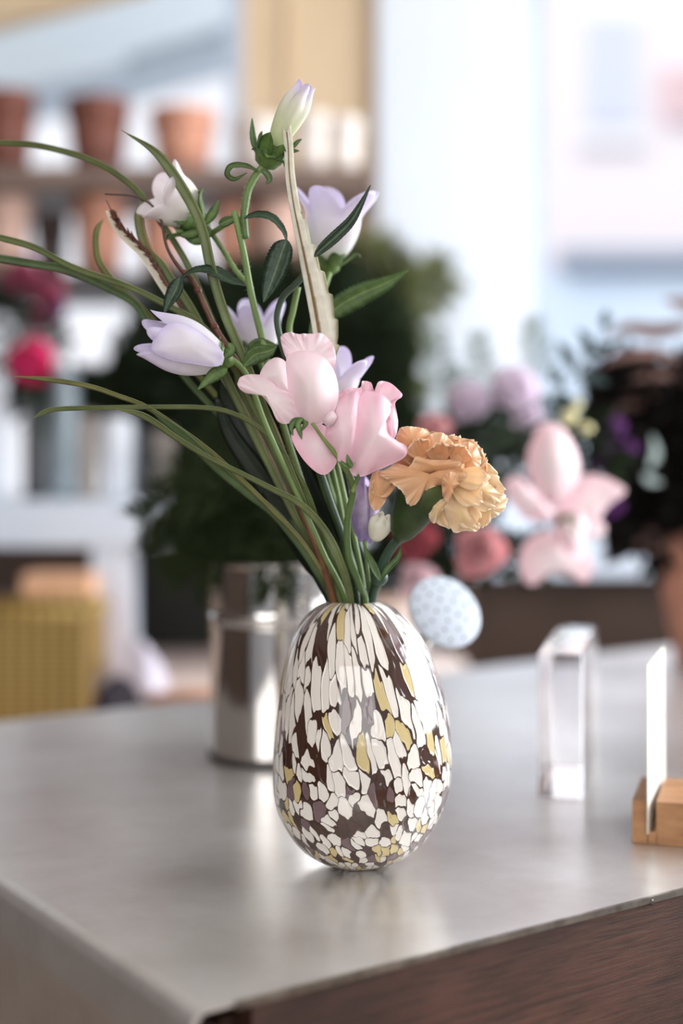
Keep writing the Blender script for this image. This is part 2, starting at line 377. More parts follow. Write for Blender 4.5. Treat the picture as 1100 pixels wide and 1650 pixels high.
# dark stained plywood apron
s = N('stained_plywood'); s.set(Roughness=.48)
ang = math.atan2(.566, .824)
g1 = s.noise(4.5, s.obj((1, 1, 1.5), (0, 0, -ang)), 5, .6); g2 = s.noise(10, s.obj((2.4, 1, 30), (0, 0, -ang)), 8, .7)
r1 = s.ramp(g1.outputs[0], [(.32, G(38, 23, 19)), (.5, G(64, 39, 31)), (.72, G(92, 60, 46))])
r2 = s.ramp(g2.outputs[0], [(.36, (.35, .32, .32, 1)), (.52, (1, 1, 1, 1)), (.66, (1.2, 1.15, 1.1, 1))]); mx = s.n('MixRGB', blend_type='MULTIPLY', i_0=.85); s.l(r1.outputs[0], mx.inputs[1]); s.l(r2.outputs[0], mx.inputs[2])
s.l(mx.outputs[0], s.b.inputs['Base Color']); s.bump(g2.outputs[0], .35, .002); M['plywood'] = s.m

# speckled art glass: uv.x counts flecks around, uv.y counts flecks along the wall
s = N('speckled_glass'); s.set(Roughness=.07, Coat_Weight=.6, Coat_Roughness=.03, Specular_IOR_Level=.6)
uv = s.n('UVMap', uv_map='flecks'); nz = s.noise(.55, uv.outputs[0], 2); nz.noise_dimensions = '2D'
sc_ = s.n('VectorMath', operation='SCALE', i_Scale=1.3); sb = s.n('VectorMath', operation='SUBTRACT'); sb.inputs[1].default_value = (.5, .5, .5)
s.l(nz.outputs['Color'], sb.inputs[0]); s.l(sb.outputs[0], sc_.inputs[0]); av = s.n('VectorMath', operation='ADD'); s.l(uv.outputs[0], av.inputs[0]); s.l(sc_.outputs[0], av.inputs[1])
vo = s.n('TexVoronoi', voronoi_dimensions='2D', feature='F1', i_Scale=1.0, i_Randomness=.95); v2 = s.n('TexVoronoi', voronoi_dimensions='2D', feature='F2', i_Scale=1.0, i_Randomness=.95)
s.l(av.outputs[0], vo.inputs['Vector']); s.l(av.outputs[0], v2.inputs['Vector'])
sep = s.n('SeparateColor'); s.l(vo.outputs['Color'], sep.inputs[0])
cr = s.ramp(sep.outputs[0], [(0, G(230, 223, 214)), (.60, G(206, 186, 134)), (.78, G(66, 42, 34)), (.94, G(112, 90, 92))], 'CONSTANT')
dv_ = s.n('Math', operation='DIVIDE'); s.l(v2.outputs['Distance'], dv_.inputs[0]); s.l(vo.outputs['Distance'], dv_.inputs[1])
nb = s.noise(.8, uv.outputs[0], 2); nb.noise_dimensions = '2D'
wd = s.n('MapRange', i_1=.38, i_2=.68, i_3=1.04, i_4=1.36); s.l(nb.outputs[0], wd.inputs[0])
df = s.n('Math', operation='SUBTRACT'); s.l(dv_.outputs[0], df.inputs[0]); s.l(wd.outputs[0], df.inputs[1])
ed = s.n('MapRange', i_1=0.0, i_2=.05, i_3=0, i_4=1); s.l(df.outputs[0], ed.inputs[0])
mx = s.n('MixRGB'); mx.inputs[1].default_value = G(62, 40, 30); s.l(ed.outputs[0], mx.inputs[0]); s.l(cr.outputs[0], mx.inputs[2]); s.l(mx.outputs[0], s.b.inputs['Base Color'])
ve = df
bh = s.n('MapRange', i_1=0.0, i_2=.6, i_3=0, i_4=1); s.l(ve.outputs[0], bh.inputs[0]); s.bump(bh.outputs[0], .28, .0014); M['speckle'] = s.m

# ------------------------------------------------------------------ the room
def struct(name, mb, m, **kw): return tag(mb.build(name, m, smooth=False, **kw), kind='structure')
def wallbox(x0, x1, y0, y1, z0, z1):
    m = MB(); m.box(((x0 + x1) / 2, (y0 + y1) / 2, (z0 + z1) / 2), (x1 - x0, y1 - y0, z1 - z0)); return m
BW = 3.40
X = lambda px, D=BW: (px - 550) * D / F
struct('floor', wallbox(-3, 2.5, -2.0, 3.6, -.05, 0), M['floor'])
struct('ceiling', wallbox(-3, 2.5, -2.0, 3.6, 2.75, 2.80), M['ceiling'])
struct('wall_left', wallbox(-3.05, -3, -2.0, 3.6, 0, 2.75), M['dark_panel'])  # unseen wall, made dark for its reflections in can and vase
m = wallbox(2.45, 2.5, -2.0, 3.6, 0, .95)
for a in ((2.45, 2.5, -2.0, 3.6, 2.55, 2.75), (2.45, 2.5, -2.0, .75, .95, 2.55), (2.45, 2.5, 3.15, 3.6, .95, 2.55)):
    m.box(((a[0] + a[1]) / 2, (a[2] + a[3]) / 2, (a[4] + a[5]) / 2), (a[1] - a[0], a[3] - a[2], a[5] - a[4]))
struct('wall_right', m, M['white_wall'])
m = wallbox(-3, 2.5, -2.05, -2.0, 0, .9)
for a in ((-3, 2.5, -2.05, -2.0, 2.7, 2.75), (-3, -1.85, -2.05, -2.0, .9, 2.7), (1.05, 2.5, -2.05, -2.0, .9, 2.7)):
    m.box(((a[0] + a[1]) / 2, (a[2] + a[3]) / 2, (a[4] + a[5]) / 2), (a[1] - a[0], a[3] - a[2], a[5] - a[4]))
struct('wall_front', m, M['white_wall'])
# back wall: dark panelling below, tan pier, white pier, two windows
struct('wall_back', wallbox(X(386), X(608), BW, 3.6, 1.0, 2.75), M['tan'])
struct('trim_1', wallbox(X(460), X(466), BW - .008, BW, 1.0, 2.75), M['tan'])
struct('wall_pier', wallbox(X(608), X(856), BW - .03, 3.6, 1.0, 2.75), M['white_wall'])
struct('wall_panelling', wallbox(-3, 2.5, BW, 3.6, 0, 1.0), M['dark_panel'])
struct('wall_above', wallbox(-3, X(386), BW, 3.6, 2.42, 2.75), M['tan'])
struct('wall_end', wallbox(X(868) + 1.6, 2.5, BW, 3.6, 1.0, 2.75), M['white_wall'])
w1 = MB()
for a in ((856, 876),):
    w1.box((X(866), BW + .02, 1.85), (X(876) - X(856), .10, 1.7))
w1.box((X(868) + 1.58, BW + .02, 1.85), (.04, .10, 1.7)); w1.box((X(868) + .8, BW + .02, 2.72), (1.6, .1, .06)); w1.box((X(868) + .8, BW + .02, 1.03), (1.6, .1, .06))
wf = struct('window_1', w1, M['frame_blue'])
m = MB(); m.box((X(868) + .79, BW + .03, 1.88), (1.54, .006, 1.62)); m.build('pane', M['pane'], wf, smooth=False)
w2 = MB(); w2.box((X(380), BW + .03, 1.7), (.035, .08, 1.42)); w2.box((-1.6, BW + .03, 1.02), (2.7, .08, .05)); w2.box((-1.6, BW + .03, 2.4), (2.7, .08, .05)); pass
wf = struct('window_2', w2, M['frame_blue'])
m = MB(); m.box((-1.62, BW + .04, 1.7), (2.7, .006, 1.42)); m.build('pane', M['pane'], wf, smooth=False)
m = MB(); a, b = P(-260, 100, 3.1), P(240, -30, 3.1); d = (b - a).normalized(); up = V((0, 1, 0)).cross(d) * -1
m.prism([a, b, b + up * .10, a + up * .10], V((0, .08, 0))); struct('trim_2', m, M['tan'])
struct('trim_3', wallbox(X(735, 2.95), 2.45, 2.9, BW, 1.21 - .262, 1.21 - .186), M['white_lacquer'], bevel=.004)     # window sill
m = MB(); m.box((X(735, 2.95) + .02, 3.15, .474), (.03, .45, .948)); m.box(((X(735, 2.95) + 2.45) / 2, 2.99, .474), (2.45 - X(735, 2.95), .02, .948)); struct('trim_4', m, M['dark_panel'])

# ------------------------------------------------------------------ across the street
struct('ground', wallbox(-14, 16, 3.7, 24, -.25, -.2), M['street'])
bl = thing('building', 'pale pink building across the street, seen through the right window', 'building', (3, 11, -.2))
m = MB(); m.box((5.0, 13, 4.3), (9.0, 4, 9)); m.build('wall', M['facade'], bl, smooth=False)
def pxbox(m, x0, y0, x1, y1, D, dep):
    a, b = P(x0, y1, D), P(x1, y0, D); m.box(((a.x + b.x) / 2, D + dep / 2, (a.z + b.z) / 2), (b.x - a.x, dep, b.z - a.z))
m = MB(); pxbox(m, 930, 10, 1040, 232, 10.9, .12); f = m.build('window_frame', M['facade_white'], bl, smooth=False)
m = MB(); pxbox(m, 944, 30, 1026, 196, 10.87, .02); m.build('glass', M['facade_glass'], f, smooth=False)
m = MB(); pxbox(m, 905, 400, 1300, 428, 10.7, .3); m.build('ledge', M['facade_grey'], bl, smooth=False)
m = MB(); pxbox(m, 700, 440, 1300, 770, 10.85, .14); m.build('sky_patch', M['sky_patch_blue'], bl, smooth=False)  # added board, a bright sky-blue patch put into its colour
m = MB(); pxbox(m, 1072, 110, 1300, 190, 10.9, .1); m.build('band', M['facade_red'], bl, smooth=False)
b2 = tag(MB(), ) if False else None
m = MB(); m.box((-5.2, 13.5, 4.3), (11.0, 4, 9)); tag(m.build('building', M['facade_white'], smooth=False), 'white rendered building beyond the left window', 'building')
aw = thing('awning', 'grey blue canopy with slate edge outside the left window', 'awning', P(200, 60, 5))
a, b, c, d = P(-500, 250, 5), P(190, 112, 5), P(520, 10, 5), P(520, -400, 5)
m = MB(); m.prism([a, P(200, 106, 5), c, d, P(-500, -400, 5)], V((0, .5, 0))); m.build('canopy', M['awning'], aw, smooth=False)
m = MB(); m.prism([P(205, 108, 4.98), P(520, 12, 4.98), P(520, -8, 4.98), P(205, 90, 4.98)], V((0, .02, 0))); m.build('edge_strip', M['awning_edge'], aw, smooth=False)

# ------------------------------------------------------------------ counter
e1 = V((.824, .566, 0)).normalized(); e2 = V((-e1.y, e1.x, 0))          # along the wooden front, towards the back
corner = P(304, 1632, .31 * F / (1632 - HY)); corner.z = .9
LEN, DEP, RB = 2.4, .86, .012
ct = thing('counter', 'zinc topped shop counter with dark wooden front', 'counter', (corner.x, corner.y, 0))
def cp(u, v, z): return V((corner.x, corner.y, z)) + e1 * u + e2 * v
# sheet: rolls over the left end and runs down it
prof = [(LEN, .9)] + [(LEN * (1 - k / 12) + RB * k / 12, .9) for k in range(1, 12)]
for k in range(9):
    a = PI / 2 * k / 8; prof.append((RB - RB * math.sin(a), .9 - RB + RB * math.cos(a)))
prof += [(-.002, .87), (-.002, .862), (.0005, .858), (.0005, .60)]
m = MB(); rows = [[cp(u, v, z) for u, z in prof] for v in [DEP * k / 12 for k in range(13)]]
m.grid(rows); inner = [[cp(min(u, LEN) + (.003 if z < .899 else 0), v, z - .003) for u, z in prof] for v in [DEP * k / 12 for k in range(13)]]
m.grid([r[::-1] for r in inner])
n = len(prof)
for row in (0, 12):
    top_ = rows[row]; low_ = inner[row]; m.grid([top_, [q.copy() for q in low_]])
m.build('zinc_top', M['zinc'], ct)
m = MB(); m.box(cp(LEN / 2 + .014, -.0014, .8980), (LEN - .03, .0026, .0042), Matrix.Rotation(math.atan2(e1.y, e1.x), 3, 'Z'))
random.seed(5)
m.build('edge_lip', M['zinc_edge'], ct, smooth=False)
R1 = Matrix.Rotation(math.atan2(e1.y, e1.x), 3, 'Z')
m = MB(); m.box(cp(LEN / 2 + .02, .008, .7225), (LEN - .04, .018, .346), R1); m.build('wooden_front', M['plywood'], ct, smooth=False)
m = MB(); m.box(cp(.011, .008, .70), (.020, .020, .376), R1); m.build('corner_post', M['pot_dark'], ct, smooth=False, bevel=.004)
m = MB(); m.box(cp(LEN / 2 + .01, DEP / 2 + .012, .44), (LEN - .05, DEP - .03, .88), R1); m.build('carcass', M['dark_panel'], ct, smooth=False)
for u, dv in ((.36, 0), (.47, 0), (.86, 0), (.90, 0)):
    m = MB(); m.lathe([(.0001, -.0006), (.0022, -.0006), (.0022, .0008), (.001, .0012)], cp(u, -.0022, .8965), -e2, 10)
    m.build('nail', M['dark_metal'], ct)

# ------------------------------------------------------------------ speckled vase
VD = 1.06; kx = VD / F
sil = [(969, 531, 609), (971, 524, 616), (976, 513, 629), (984, 502, 641), (995, 491, 653), (1010, 480, 666), (1030, 470, 680), (1060, 461, 694), (1095, 454, 706), (1130, 449, 717),
       (1175, 444, 725), (1225, 440, 728), (1260, 439, 727), (1290, 440, 722), (1320, 446, 712), (1345, 458, 700), (1368, 472, 686), (1385, 488, 668), (1398, 506, 648), (1407, 526, 624), (1412, 540, 610)]
ys = [a[0] for a in sil]; c0x = 575
ybase = HY + .31 * F / VD
prof = []
for i in range(131):
    y = 969 + (1412 - 969) * (1 - (1 - i / 130) ** 1.0)
    y = 969 + (1412 - 969) * (i / 130)
    # dense sampling near both ends
    s_ = i / 130; y = 969 + (1412 - 969) * (.5 - .5 * math.cos(PI * s_))
    l = interp(ys, [a[1] for a in sil], y); r = interp(ys, [a[2] for a in sil], y)
    yy = 969 + (y - 969) * (ybase - 969) / (1412 - 969)
    prof.append(((l + r) / 2, (r - l) / 2 * kx, CAMZ + (HY - yy) * kx))
for _ in range(6):      # soften the traced profile
    q = prof[:]
    for i in range(1, len(prof) - 1): q[i] = tuple((prof[i - 1][k] + 2 * prof[i][k] + prof[i + 1][k]) / 4 for k in range(3))
    prof = q
zb = .9003
vase = bpy.data.meshes.new('speckled_vase'); NS = 144
vv, ff, uvs = [], [], []
vcoord = [0.0]
for i in range(1, len(prof)):
    ds = math.hypot(prof[i][1] - prof[i - 1][1], prof[i][2] - prof[i - 1][2]); h = (prof[i][2] - zb) / .196
    cell = interp([0, .12, .3, .55, .8, 1], [.0075, .0092, .0125, .022, .036, .042], h); vcoord.append(vcoord[-1] + ds / cell)
tot = vcoord[-1]; AR = 52.0
def vring(cxp, r, z): return [V(((cxp - 550) * kx + r * math.sin(a), VD - r * math.cos(a), max(z, zb))) for a in [-PI + 2 * PI * j / NS for j in range(NS)]]
rings = [vring(*p) for p in prof]; rv = [tot - c for c in vcoord]
lastc = prof[-1]
rings.append(vring(lastc[0], .012, zb)); rv.append(-1)
ins = [(p[0], max(p[1] - .0042, .004), max(p[2], zb + .006)) for p in prof]
ins[0] = (prof[0][0], prof[0][1] - .0035, prof[0][2] + .0004)
rings = [vring(*p) for p in ins[::-1]] + rings; rv = [tot - c for c in vcoord[::-1]] + rv
nr = len(rings)
for r in rings: vv += [tuple(p) for p in r]
loops_uv = []
for i in range(nr - 1):
    for j in range(NS):
        k = (j + 1) % NS; ff.append((i * NS + j, i * NS + k, (i + 1) * NS + k, (i + 1) * NS + j))
        for (ii, jj) in ((i, j), (i, j + 1), (i + 1, j + 1), (i + 1, j)):
            sl = rv[ii]; loops_uv.append((jj / NS * AR - .34 * (tot - sl), sl))
ff.append(tuple(range((nr - 1) * NS, nr * NS))); loops_uv += [(0, 0)] * NS
ff.append(tuple(reversed(range(NS)))); loops_uv += [(0, 0)] * NS
vase.from_pydata(vv, [], ff); uvl = vase.uv_layers.new(name='flecks')
for i, uv_ in enumerate(loops_uv): uvl.data[i].uv = uv_
vase.materials.append(M['speckle']); vase.polygons.foreach_set('use_smooth', [True] * len(ff)); vase.update()
vo_ = bpy.data.objects.new('vase', vase); col.objects.link(vo_)
tag(vo_, 'egg shaped art glass vase with white, cream and brown flecks', 'vase')

# ------------------------------------------------------------------ the posy in the vase
def neck(px, dd=0.0):
    """where a stem passes the mouth of the vase, and where it ends on the vase floor"""
    x = (px - 571) * .93; dd = max(-.011, min(.011, dd))
    a = P(571 + x, 985, VD + dd); a.x = (571 + x - 550) * kx
    b = V(((580 - x * .55 - 550) * kx, VD - dd * .8, .912))
    return [a, a.lerp(b, .5), b]
def path(pts, D0, D1, npx=None, dd=0.0, n=60):
    """control points in photo pixels, depth blending from D0 to D1"""
    m = len(pts); q = [P(x, y, D0 + (D1 - D0) * i / max(1, m - 1)) for i, (x, y) in enumerate(pts)]
    if npx: q += neck(npx, dd)
    return spline(q, n)
FLAGS = 'stems in the speckled vase'
def blade(name, label, cat, pts, D0, D1, npx, dd, hw, mat, fold=.3, tw=None, root=.45, n=70, peak=.35, group='grass blades in the vase', rise=.10):
    p = path(pts, D0, D1, npx, dd, n)
    k = D1 / F
    w = lambda t: hw * k * (sm(0, rise, t) * .85 + .15 * sm(0, .02, t)) * (1 - (1 - root) * sm(peak, 1, t)) * (1 if t > .02 else t / .02)
    m = MB(); m.ribbon(p, w, fold=fold, twist=tw)
    b = tag(m.build(name, mat), label, cat, group)
    return b
GB = 'grass_blade'
blade(GB, 'long grass blade arching off the top left of the photo', 'grass blade', [(-30, 229), (0, 229), (69, 235), (153, 260), (215, 300), (255, 351), (287, 398), (313, 446), (352, 540), (402, 660), (470, 800)], 1.08, 1.06, 548, .004, 6.0, M['grass'], tw=lambda t: .9 - t)
blade(GB, 'broad grass blade with pointed tip above the white bell flower', 'grass blade', [(195, 209), (255, 249), (302, 315), (327, 369), (342, 435), (364, 507), (400, 591), (440, 690), (490, 810)], 1.035, 1.03, 552, -.004, 9.0, M['grass'], fold=.45, tw=lambda t: .25 + .3 * t, rise=.14)
blade(GB, 'upper of two grass blades crossing at left, the lighter one', 'grass blade', [(-30, 374), (0, 382), (55, 398), (120, 431), (204, 460), (273, 493), (327, 525), (372, 585), (430, 700), (490, 830)], 1.05, 1.05, 545, .006, 6.0, M['grass'], tw=lambda t: .5)
blade(GB, 'lower dark grass blade leaving the left edge under the lighter one', 'grass blade', [(-30, 413), (0, 416), (55, 425), (109, 435), (175, 464), (218, 490), (244, 530), (300, 610), (380, 700), (460, 820)], 1.06, 1.08, 541, .008, 7.0, M['grass_dark'], tw=lambda t: .3)
blade(GB, 'short curled olive grass blade hooked at its tip, left of the twig', 'grass blade', [(169, 351), (158, 370), (156, 397), (164, 427), (196, 467), (232, 500), (300, 580), (390, 690), (460, 800)], 1.09, 1.08, 550, .009, 6.5, M['grass_olive'], tw=lambda t: .5)
blade(GB, 'olive grass blade under the white bell flower, behind the arching blade', 'grass blade', [(229, 320), (224, 350), (230, 385), (246, 420), (275, 470), (320, 540), (380, 640), (450, 770)], 1.08, 1.08, 553, .010, 8.0, M['grass_olive'], tw=lambda t: .2)
blade(GB, 'thin grass blade with tip farthest left below the pale bell flower', 'grass blade', [(16, 606), (80, 611), (145, 622), (190, 637), (236, 655), (291, 691), (349, 735), (430, 812), (500, 890)], 1.02, 1.03, 540, -.006, 5.0, M['grass_olive'], tw=lambda t: .6, peak=.6)
blade(GB, 'level pale grass blade bending down behind the pink blossoms', 'grass blade', [(53, 675), (68, 665), (95, 658), (182, 656), (260, 655), (327, 656), (372, 664), (420, 690), (462, 735), (505, 815)], 1.02, 1.03, 547, -.003, 5.0, M['grass'], tw=lambda t: .7, peak=.6)
blade(GB, 'wavy grass blade sweeping under the level one towards the vase', 'grass blade', [(182, 658), (233, 670), (284, 704), (335, 735), (390, 762), (441, 788), (485, 812), (522, 852), (548, 905)], 1.01, 1.025, 566, -.008, 6.5, M['grass'], tw=lambda t: .3 + .5 * math.sin(5 * t), peak=.75)
blade(GB, 'dark grass blade with a toothed edge below the wavy one', 'grass blade', [(236, 656), (300, 704), (350, 752), (396, 790), (440, 824), (478, 868), (510, 915)], 1.025, 1.04, 541, -.002, 9.0, M['grass_dark'], tw=lambda t: .4, peak=.8)
blade(GB, 'slim green grass blade standing between twig and white bell stem', 'grass blade', [(246, 404), (270, 440), (310, 500), (356, 590), (420, 720), (480, 840)], 1.06, 1.05, 556, .002, 8.0, M['grass'], tw=lambda t: .4)

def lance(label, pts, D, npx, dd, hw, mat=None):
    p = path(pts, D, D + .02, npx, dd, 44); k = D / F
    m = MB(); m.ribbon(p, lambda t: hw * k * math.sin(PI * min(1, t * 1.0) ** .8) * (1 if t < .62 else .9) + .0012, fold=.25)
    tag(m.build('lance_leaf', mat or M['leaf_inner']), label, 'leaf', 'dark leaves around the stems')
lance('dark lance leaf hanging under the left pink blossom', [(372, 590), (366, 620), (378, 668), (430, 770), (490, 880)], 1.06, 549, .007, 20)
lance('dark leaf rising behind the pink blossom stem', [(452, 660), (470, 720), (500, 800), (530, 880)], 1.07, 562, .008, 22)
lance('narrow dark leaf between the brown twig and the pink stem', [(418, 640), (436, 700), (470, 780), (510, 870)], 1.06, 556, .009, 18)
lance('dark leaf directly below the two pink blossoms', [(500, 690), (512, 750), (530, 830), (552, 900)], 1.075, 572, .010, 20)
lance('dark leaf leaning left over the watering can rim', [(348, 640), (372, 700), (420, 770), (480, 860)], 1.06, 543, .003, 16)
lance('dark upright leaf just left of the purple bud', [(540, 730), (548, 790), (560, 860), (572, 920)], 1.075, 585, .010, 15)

# brown twig and rusty sedge spike
m = MB(); p = path([(169, 313), (222, 318), (255, 344), (269, 398), (290, 432), (313, 456), (345, 525), (393, 602), (440, 690), (478, 800), (510, 880)], 1.05, 1.03, 538, -.006, 80)
m.tube(p, [.0006 + .0022 * sm(0, .7, i / 80) for i in range(81)], 8); tw = thing('twig', 'thin dark brown twig bent sideways at its tip', 'twig', p[-1])
m.build('stem', M['twig'], tw)
for q in (.34, .40, .47):
    m = MB(); m.lathe([(.0004, -.003), (.0028, -.001), (.0026, .002), (.0004, .004)], p[int(q * 80)], p[int(q * 80) + 1] - p[int(q * 80)], 8); m.build('bud_scale', M['rust'], tw)
sp = thing('sedge_spike', 'rusty brown sedge spike with cream husk at upper left', 'sedge', P(171, 322, 1.05))
p = path([(171, 322), (182, 344), (196, 366), (236, 407), (269, 458), (305, 515), (360, 600), (430, 730), (490, 860)], 1.05, 1.06, 546, .001, 80)
m = MB(); m.tube(p, [.0004 + .0016 * sm(0, .6, i / 80) for i in range(81)], 7); m.build('stem', M['twig'], sp)
m = MB(); random.seed(3)
for i in range(7, 30):
    for k in range(7):
        t = random.random(); b = p[i].lerp(p[i + 1], t); d = (p[i] - p[i + 1]).normalized() + V((random.uniform(-.6, .6), random.uniform(-.6, .6), random.uniform(-.6, .6)))
        w = .55 + .45 * math.sin(PI * (i - 6) / 25)
        m.ribbon([b, b + d.normalized() * .0035 * w, b + d.normalized() * .006 * w], lambda t: .0011 * (1 - t * .8), thick=.0003)
m.build('scales', M['rust'], sp)
m = MB(); off = V((-.0028, .002, -.0022)); m.ribbon([q + off for q in p[4:46]], lambda t: .0028 * math.sin(PI * min(1, t * .9 + .05)) + .0004, fold=.4, twist=lambda t: -.3); m.build('husk', M['husk'], sp)

# ---- bell flowers
def bell(mb, base, tip, R, flare=.35, lobe=.3, twist=0, nt=18, ns=60, close=0, lobes=5, ph=0, crimp=.06):
    ax = tip - base; L = ax.length; ax.normalize(); x = ax.orthogonal().normalized(); y = ax.cross(x)
    rows = []; ts = []; us = []
    for side in (0, 1):
        rr = []; tt = []; uu = []
        for i in range(nt + 1):
            t = i / nt
            r0 = R * (.30 + .70 * math.sin(min(1, t * 1.45) * PI / 2) ** .8 if t < .69 else 1.0 - close * sm(.69, 1, t))
            if t < .08: r0 *= math.sqrt(t / .08) * .9 + .1
            row = []; us_ = []
            for j in range(ns):
                a = 2 * PI * j / ns; f = abs(math.cos(lobes / 2 * (a + ph))) ; fl = f ** .75
                lob = sm(.55, 1, t)
                zz = L * (t * (1 - lobe) + lobe * t * (fl * lob + (1 - lob) * .0) + lobe * t * (1 - lob) * .55)
                r = r0 * (1 + crimp * math.cos(lobes * (a + ph)) * t) + flare * R * sm(.7, 1, t) * fl - (.0005 if side else 0)
                a2 = a + twist * t
                row.append(base + ax * zz + (x * math.cos(a2) + y * math.sin(a2)) * r); us_.append(j / ns)
            rr.append(row); tt.append([t] * ns); uu.append(us_)
        if side: rr, tt = rr[::-1], tt[::-1]; rr[0] = [q.copy() for q in rows[-1]]
        rows += rr; ts += tt; us += uu
    mb.grid(rows, True, ts, us)
def sepals(mb, base, ax, n, L, hw, spread=.9, curl=-.3, ph=0, seed=1):
    rg = random.Random(seed); ax = ax.normalized(); x = ax.orthogonal().normalized(); y = ax.cross(x)
    for k in range(n):
        a = 2 * PI * k / n + ph + rg.uniform(-.2, .2); o = x * math.cos(a) + y * math.sin(a); Lk = L * rg.uniform(.85, 1.15)
        pts = spline([base, base + o * Lk * .45 * spread + ax * Lk * .25, base + o * Lk * .8 * spread + ax * Lk * (.62 + curl * .3), base + o * Lk * 1.0 * spread + ax * Lk * (.85 + curl)], 14)
        mb.ribbon(pts, lambda t: hw * math.sin(PI * min(1, .12 + t * .88)) ** .8 + .0002, face=o * .6 + ax * .8, fold=.3, thick=.0006)
def leaf(mb, pts, hw, D, face=V((0, -1, 0)), fold=.3, tw=None, serr=.10, n=46, Dend=None, wave=0.05):
    p = spline([P(x, y, D + ((Dend or D) - D) * i / (len(pts) - 1)) for i, (x, y) in enumerate(pts)], n); k = D / F
    mb.ribbon(p, lambda t: hw * k * (math.sin(PI * min(1, t) ** .75) ** .9 if 0 < t < 1 else 0) + .0003, face=face, fold=fold, twist=tw, serr=serr, wave=wave)
def hairs(mb, pts, r, L=.0018, per=3, seed=2):
    rg = random.Random(seed)
    for i in range(len(pts) - 1):
        t = (pts[i + 1] - pts[i]).normalized(); x = t.orthogonal().normalized(); y = t.cross(x)
        for _ in range(per):
            a = rg.uniform(0, 2 * PI); o = x * math.cos(a) + y * math.sin(a); b = pts[i].lerp(pts[i + 1], rg.random()) + o * r * .9
            mb.tube([b, b + o * L * rg.uniform(.6, 1.2)], [.00009, .00004], 3, False)

# tall stem: bud at the top, white bell on a side branch
A = thing('bellflower_stem', 'tallest bellflower stem with a closed cream bud on top', 'flower', P(427, 560, 1.05))
m = MB(); main = path([(377, 340), (392, 405), (405, 475), (424, 554), (446, 650), (490, 790), (530, 890)], 1.03, 1.05, 570, .004, 70); m.tube(main, [.0024 + .0006 * i / 70 for i in range(71)], 10)
bst = path([(424, 268), (412, 282), (400, 305), (395, 330), (393, 352), (396, 385)], 1.03, 1.032, n=26); m.tube(bst, [.0030 - .0006 * abs(i / 26 - .5) for i in range(27)], 10)
sb1 = path([(396, 455), (380, 436), (362, 408), (342, 378), (330, 362)], 1.045, 1.06, n=24); m.tube(sb1, .0019, 8)
sb2 = path([(391, 352), (370, 358), (350, 370), (334, 380)], 1.035, 1.058, n=18); m.tube(sb2, .0021, 8)
m.build('stem', M['stem'], A)
m = MB(); hairs(m, bst, .0028, per=7); hairs(m, main[:42], .0025, per=5, seed=4); hairs(m, sb1, .0019, per=5, seed=5); m.build('hairs', M['husk'], A)
bud = MB(); bb, bt = P(437, 246, 1.03), P(494, 134, 1.02); bell(bud, bb, bt, .0105, flare=.0, lobe=.10, close=.38, crimp=.10, twist=.5); bo = bud.build('bud', M['bell_bud'], A)
m = MB(); ax = bt - bb; m.lathe([(.0008, -.009), (.0075, -.006), (.0108, .0), (.0112, .004), (.009, .010)], P(432, 254, 1.03), ax, 20)
sepals(m, P(427, 262, 1.028), ax, 6, .024, .0062, spread=.55, curl=-.05, ph=.3, seed=4)
sepals(m, P(425, 264, 1.028), ax, 4, .016, .006, spread=.9, curl=-.5, ph=.9, seed=7); m.build('calyx', M['calyx'], bo)
m = MB(); leaf(m, [(416, 276), (396, 268), (374, 268), (367, 280), (378, 288), (398, 278)], 6, 1.025, serr=0, tw=lambda t: .6); leaf(m, [(420, 274), (430, 280), (434, 290), (428, 297)], 5, 1.025, serr=0)
leaf(m, [(414, 250), (407, 222), (406, 190)], 5.5, 1.035, serr=0, tw=lambda t: .5); leaf(m, [(452, 250), (468, 244), (482, 243)], 4, 1.03, serr=0); leaf(m, [(470, 240), (478, 230), (486, 224)], 3, 1.04, serr=0); m.build('bract', M['leaf'], bo)
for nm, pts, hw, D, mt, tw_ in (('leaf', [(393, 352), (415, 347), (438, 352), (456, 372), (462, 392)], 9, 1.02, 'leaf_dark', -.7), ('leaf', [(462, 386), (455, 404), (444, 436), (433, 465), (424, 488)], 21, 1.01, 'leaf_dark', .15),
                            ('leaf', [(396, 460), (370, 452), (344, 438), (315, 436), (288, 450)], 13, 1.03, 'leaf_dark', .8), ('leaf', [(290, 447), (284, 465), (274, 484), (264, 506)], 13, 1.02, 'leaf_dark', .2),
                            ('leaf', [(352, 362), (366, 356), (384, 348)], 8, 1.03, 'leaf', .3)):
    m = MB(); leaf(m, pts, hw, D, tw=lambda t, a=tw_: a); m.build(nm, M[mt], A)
m = MB(); b0, b1 = P(320, 352, 1.065), P(250, 304, 1.05); bell(m, b0, b1, .0195, flare=.28, lobe=.20, twist=.2, ph=.5); fb = m.build('bell', M['bell_white'], A)
m = MB(); sepals(m, P(328, 366, 1.062), b1 - b0, 5, .030, .0085, spread=.8, curl=-.25, ph=.5, seed=11); m.lathe([(.002, -.006), (.0085, 0), (.0095, .006), (.006, .012)], P(326, 364, 1.064), b1 - b0, 16)
leaf(m, [(318, 362), (308, 330), (304, 298)], 10, 1.055, serr=0); leaf(m, [(320, 366), (290, 352), (256, 342)], 14, 1.05, serr=0, tw=lambda t: .5); leaf(m, [(330, 362), (344, 342), (352, 322)], 7, 1.05, serr=0); leaf(m, [(325, 372), (300, 376), (282, 370)], 9, 1.05, serr=.1)
leaf(m, [(340, 372), (318, 386), (296, 382)], 10, 1.052, serr=.1); m.build('calyx', M['calyx'], fb)

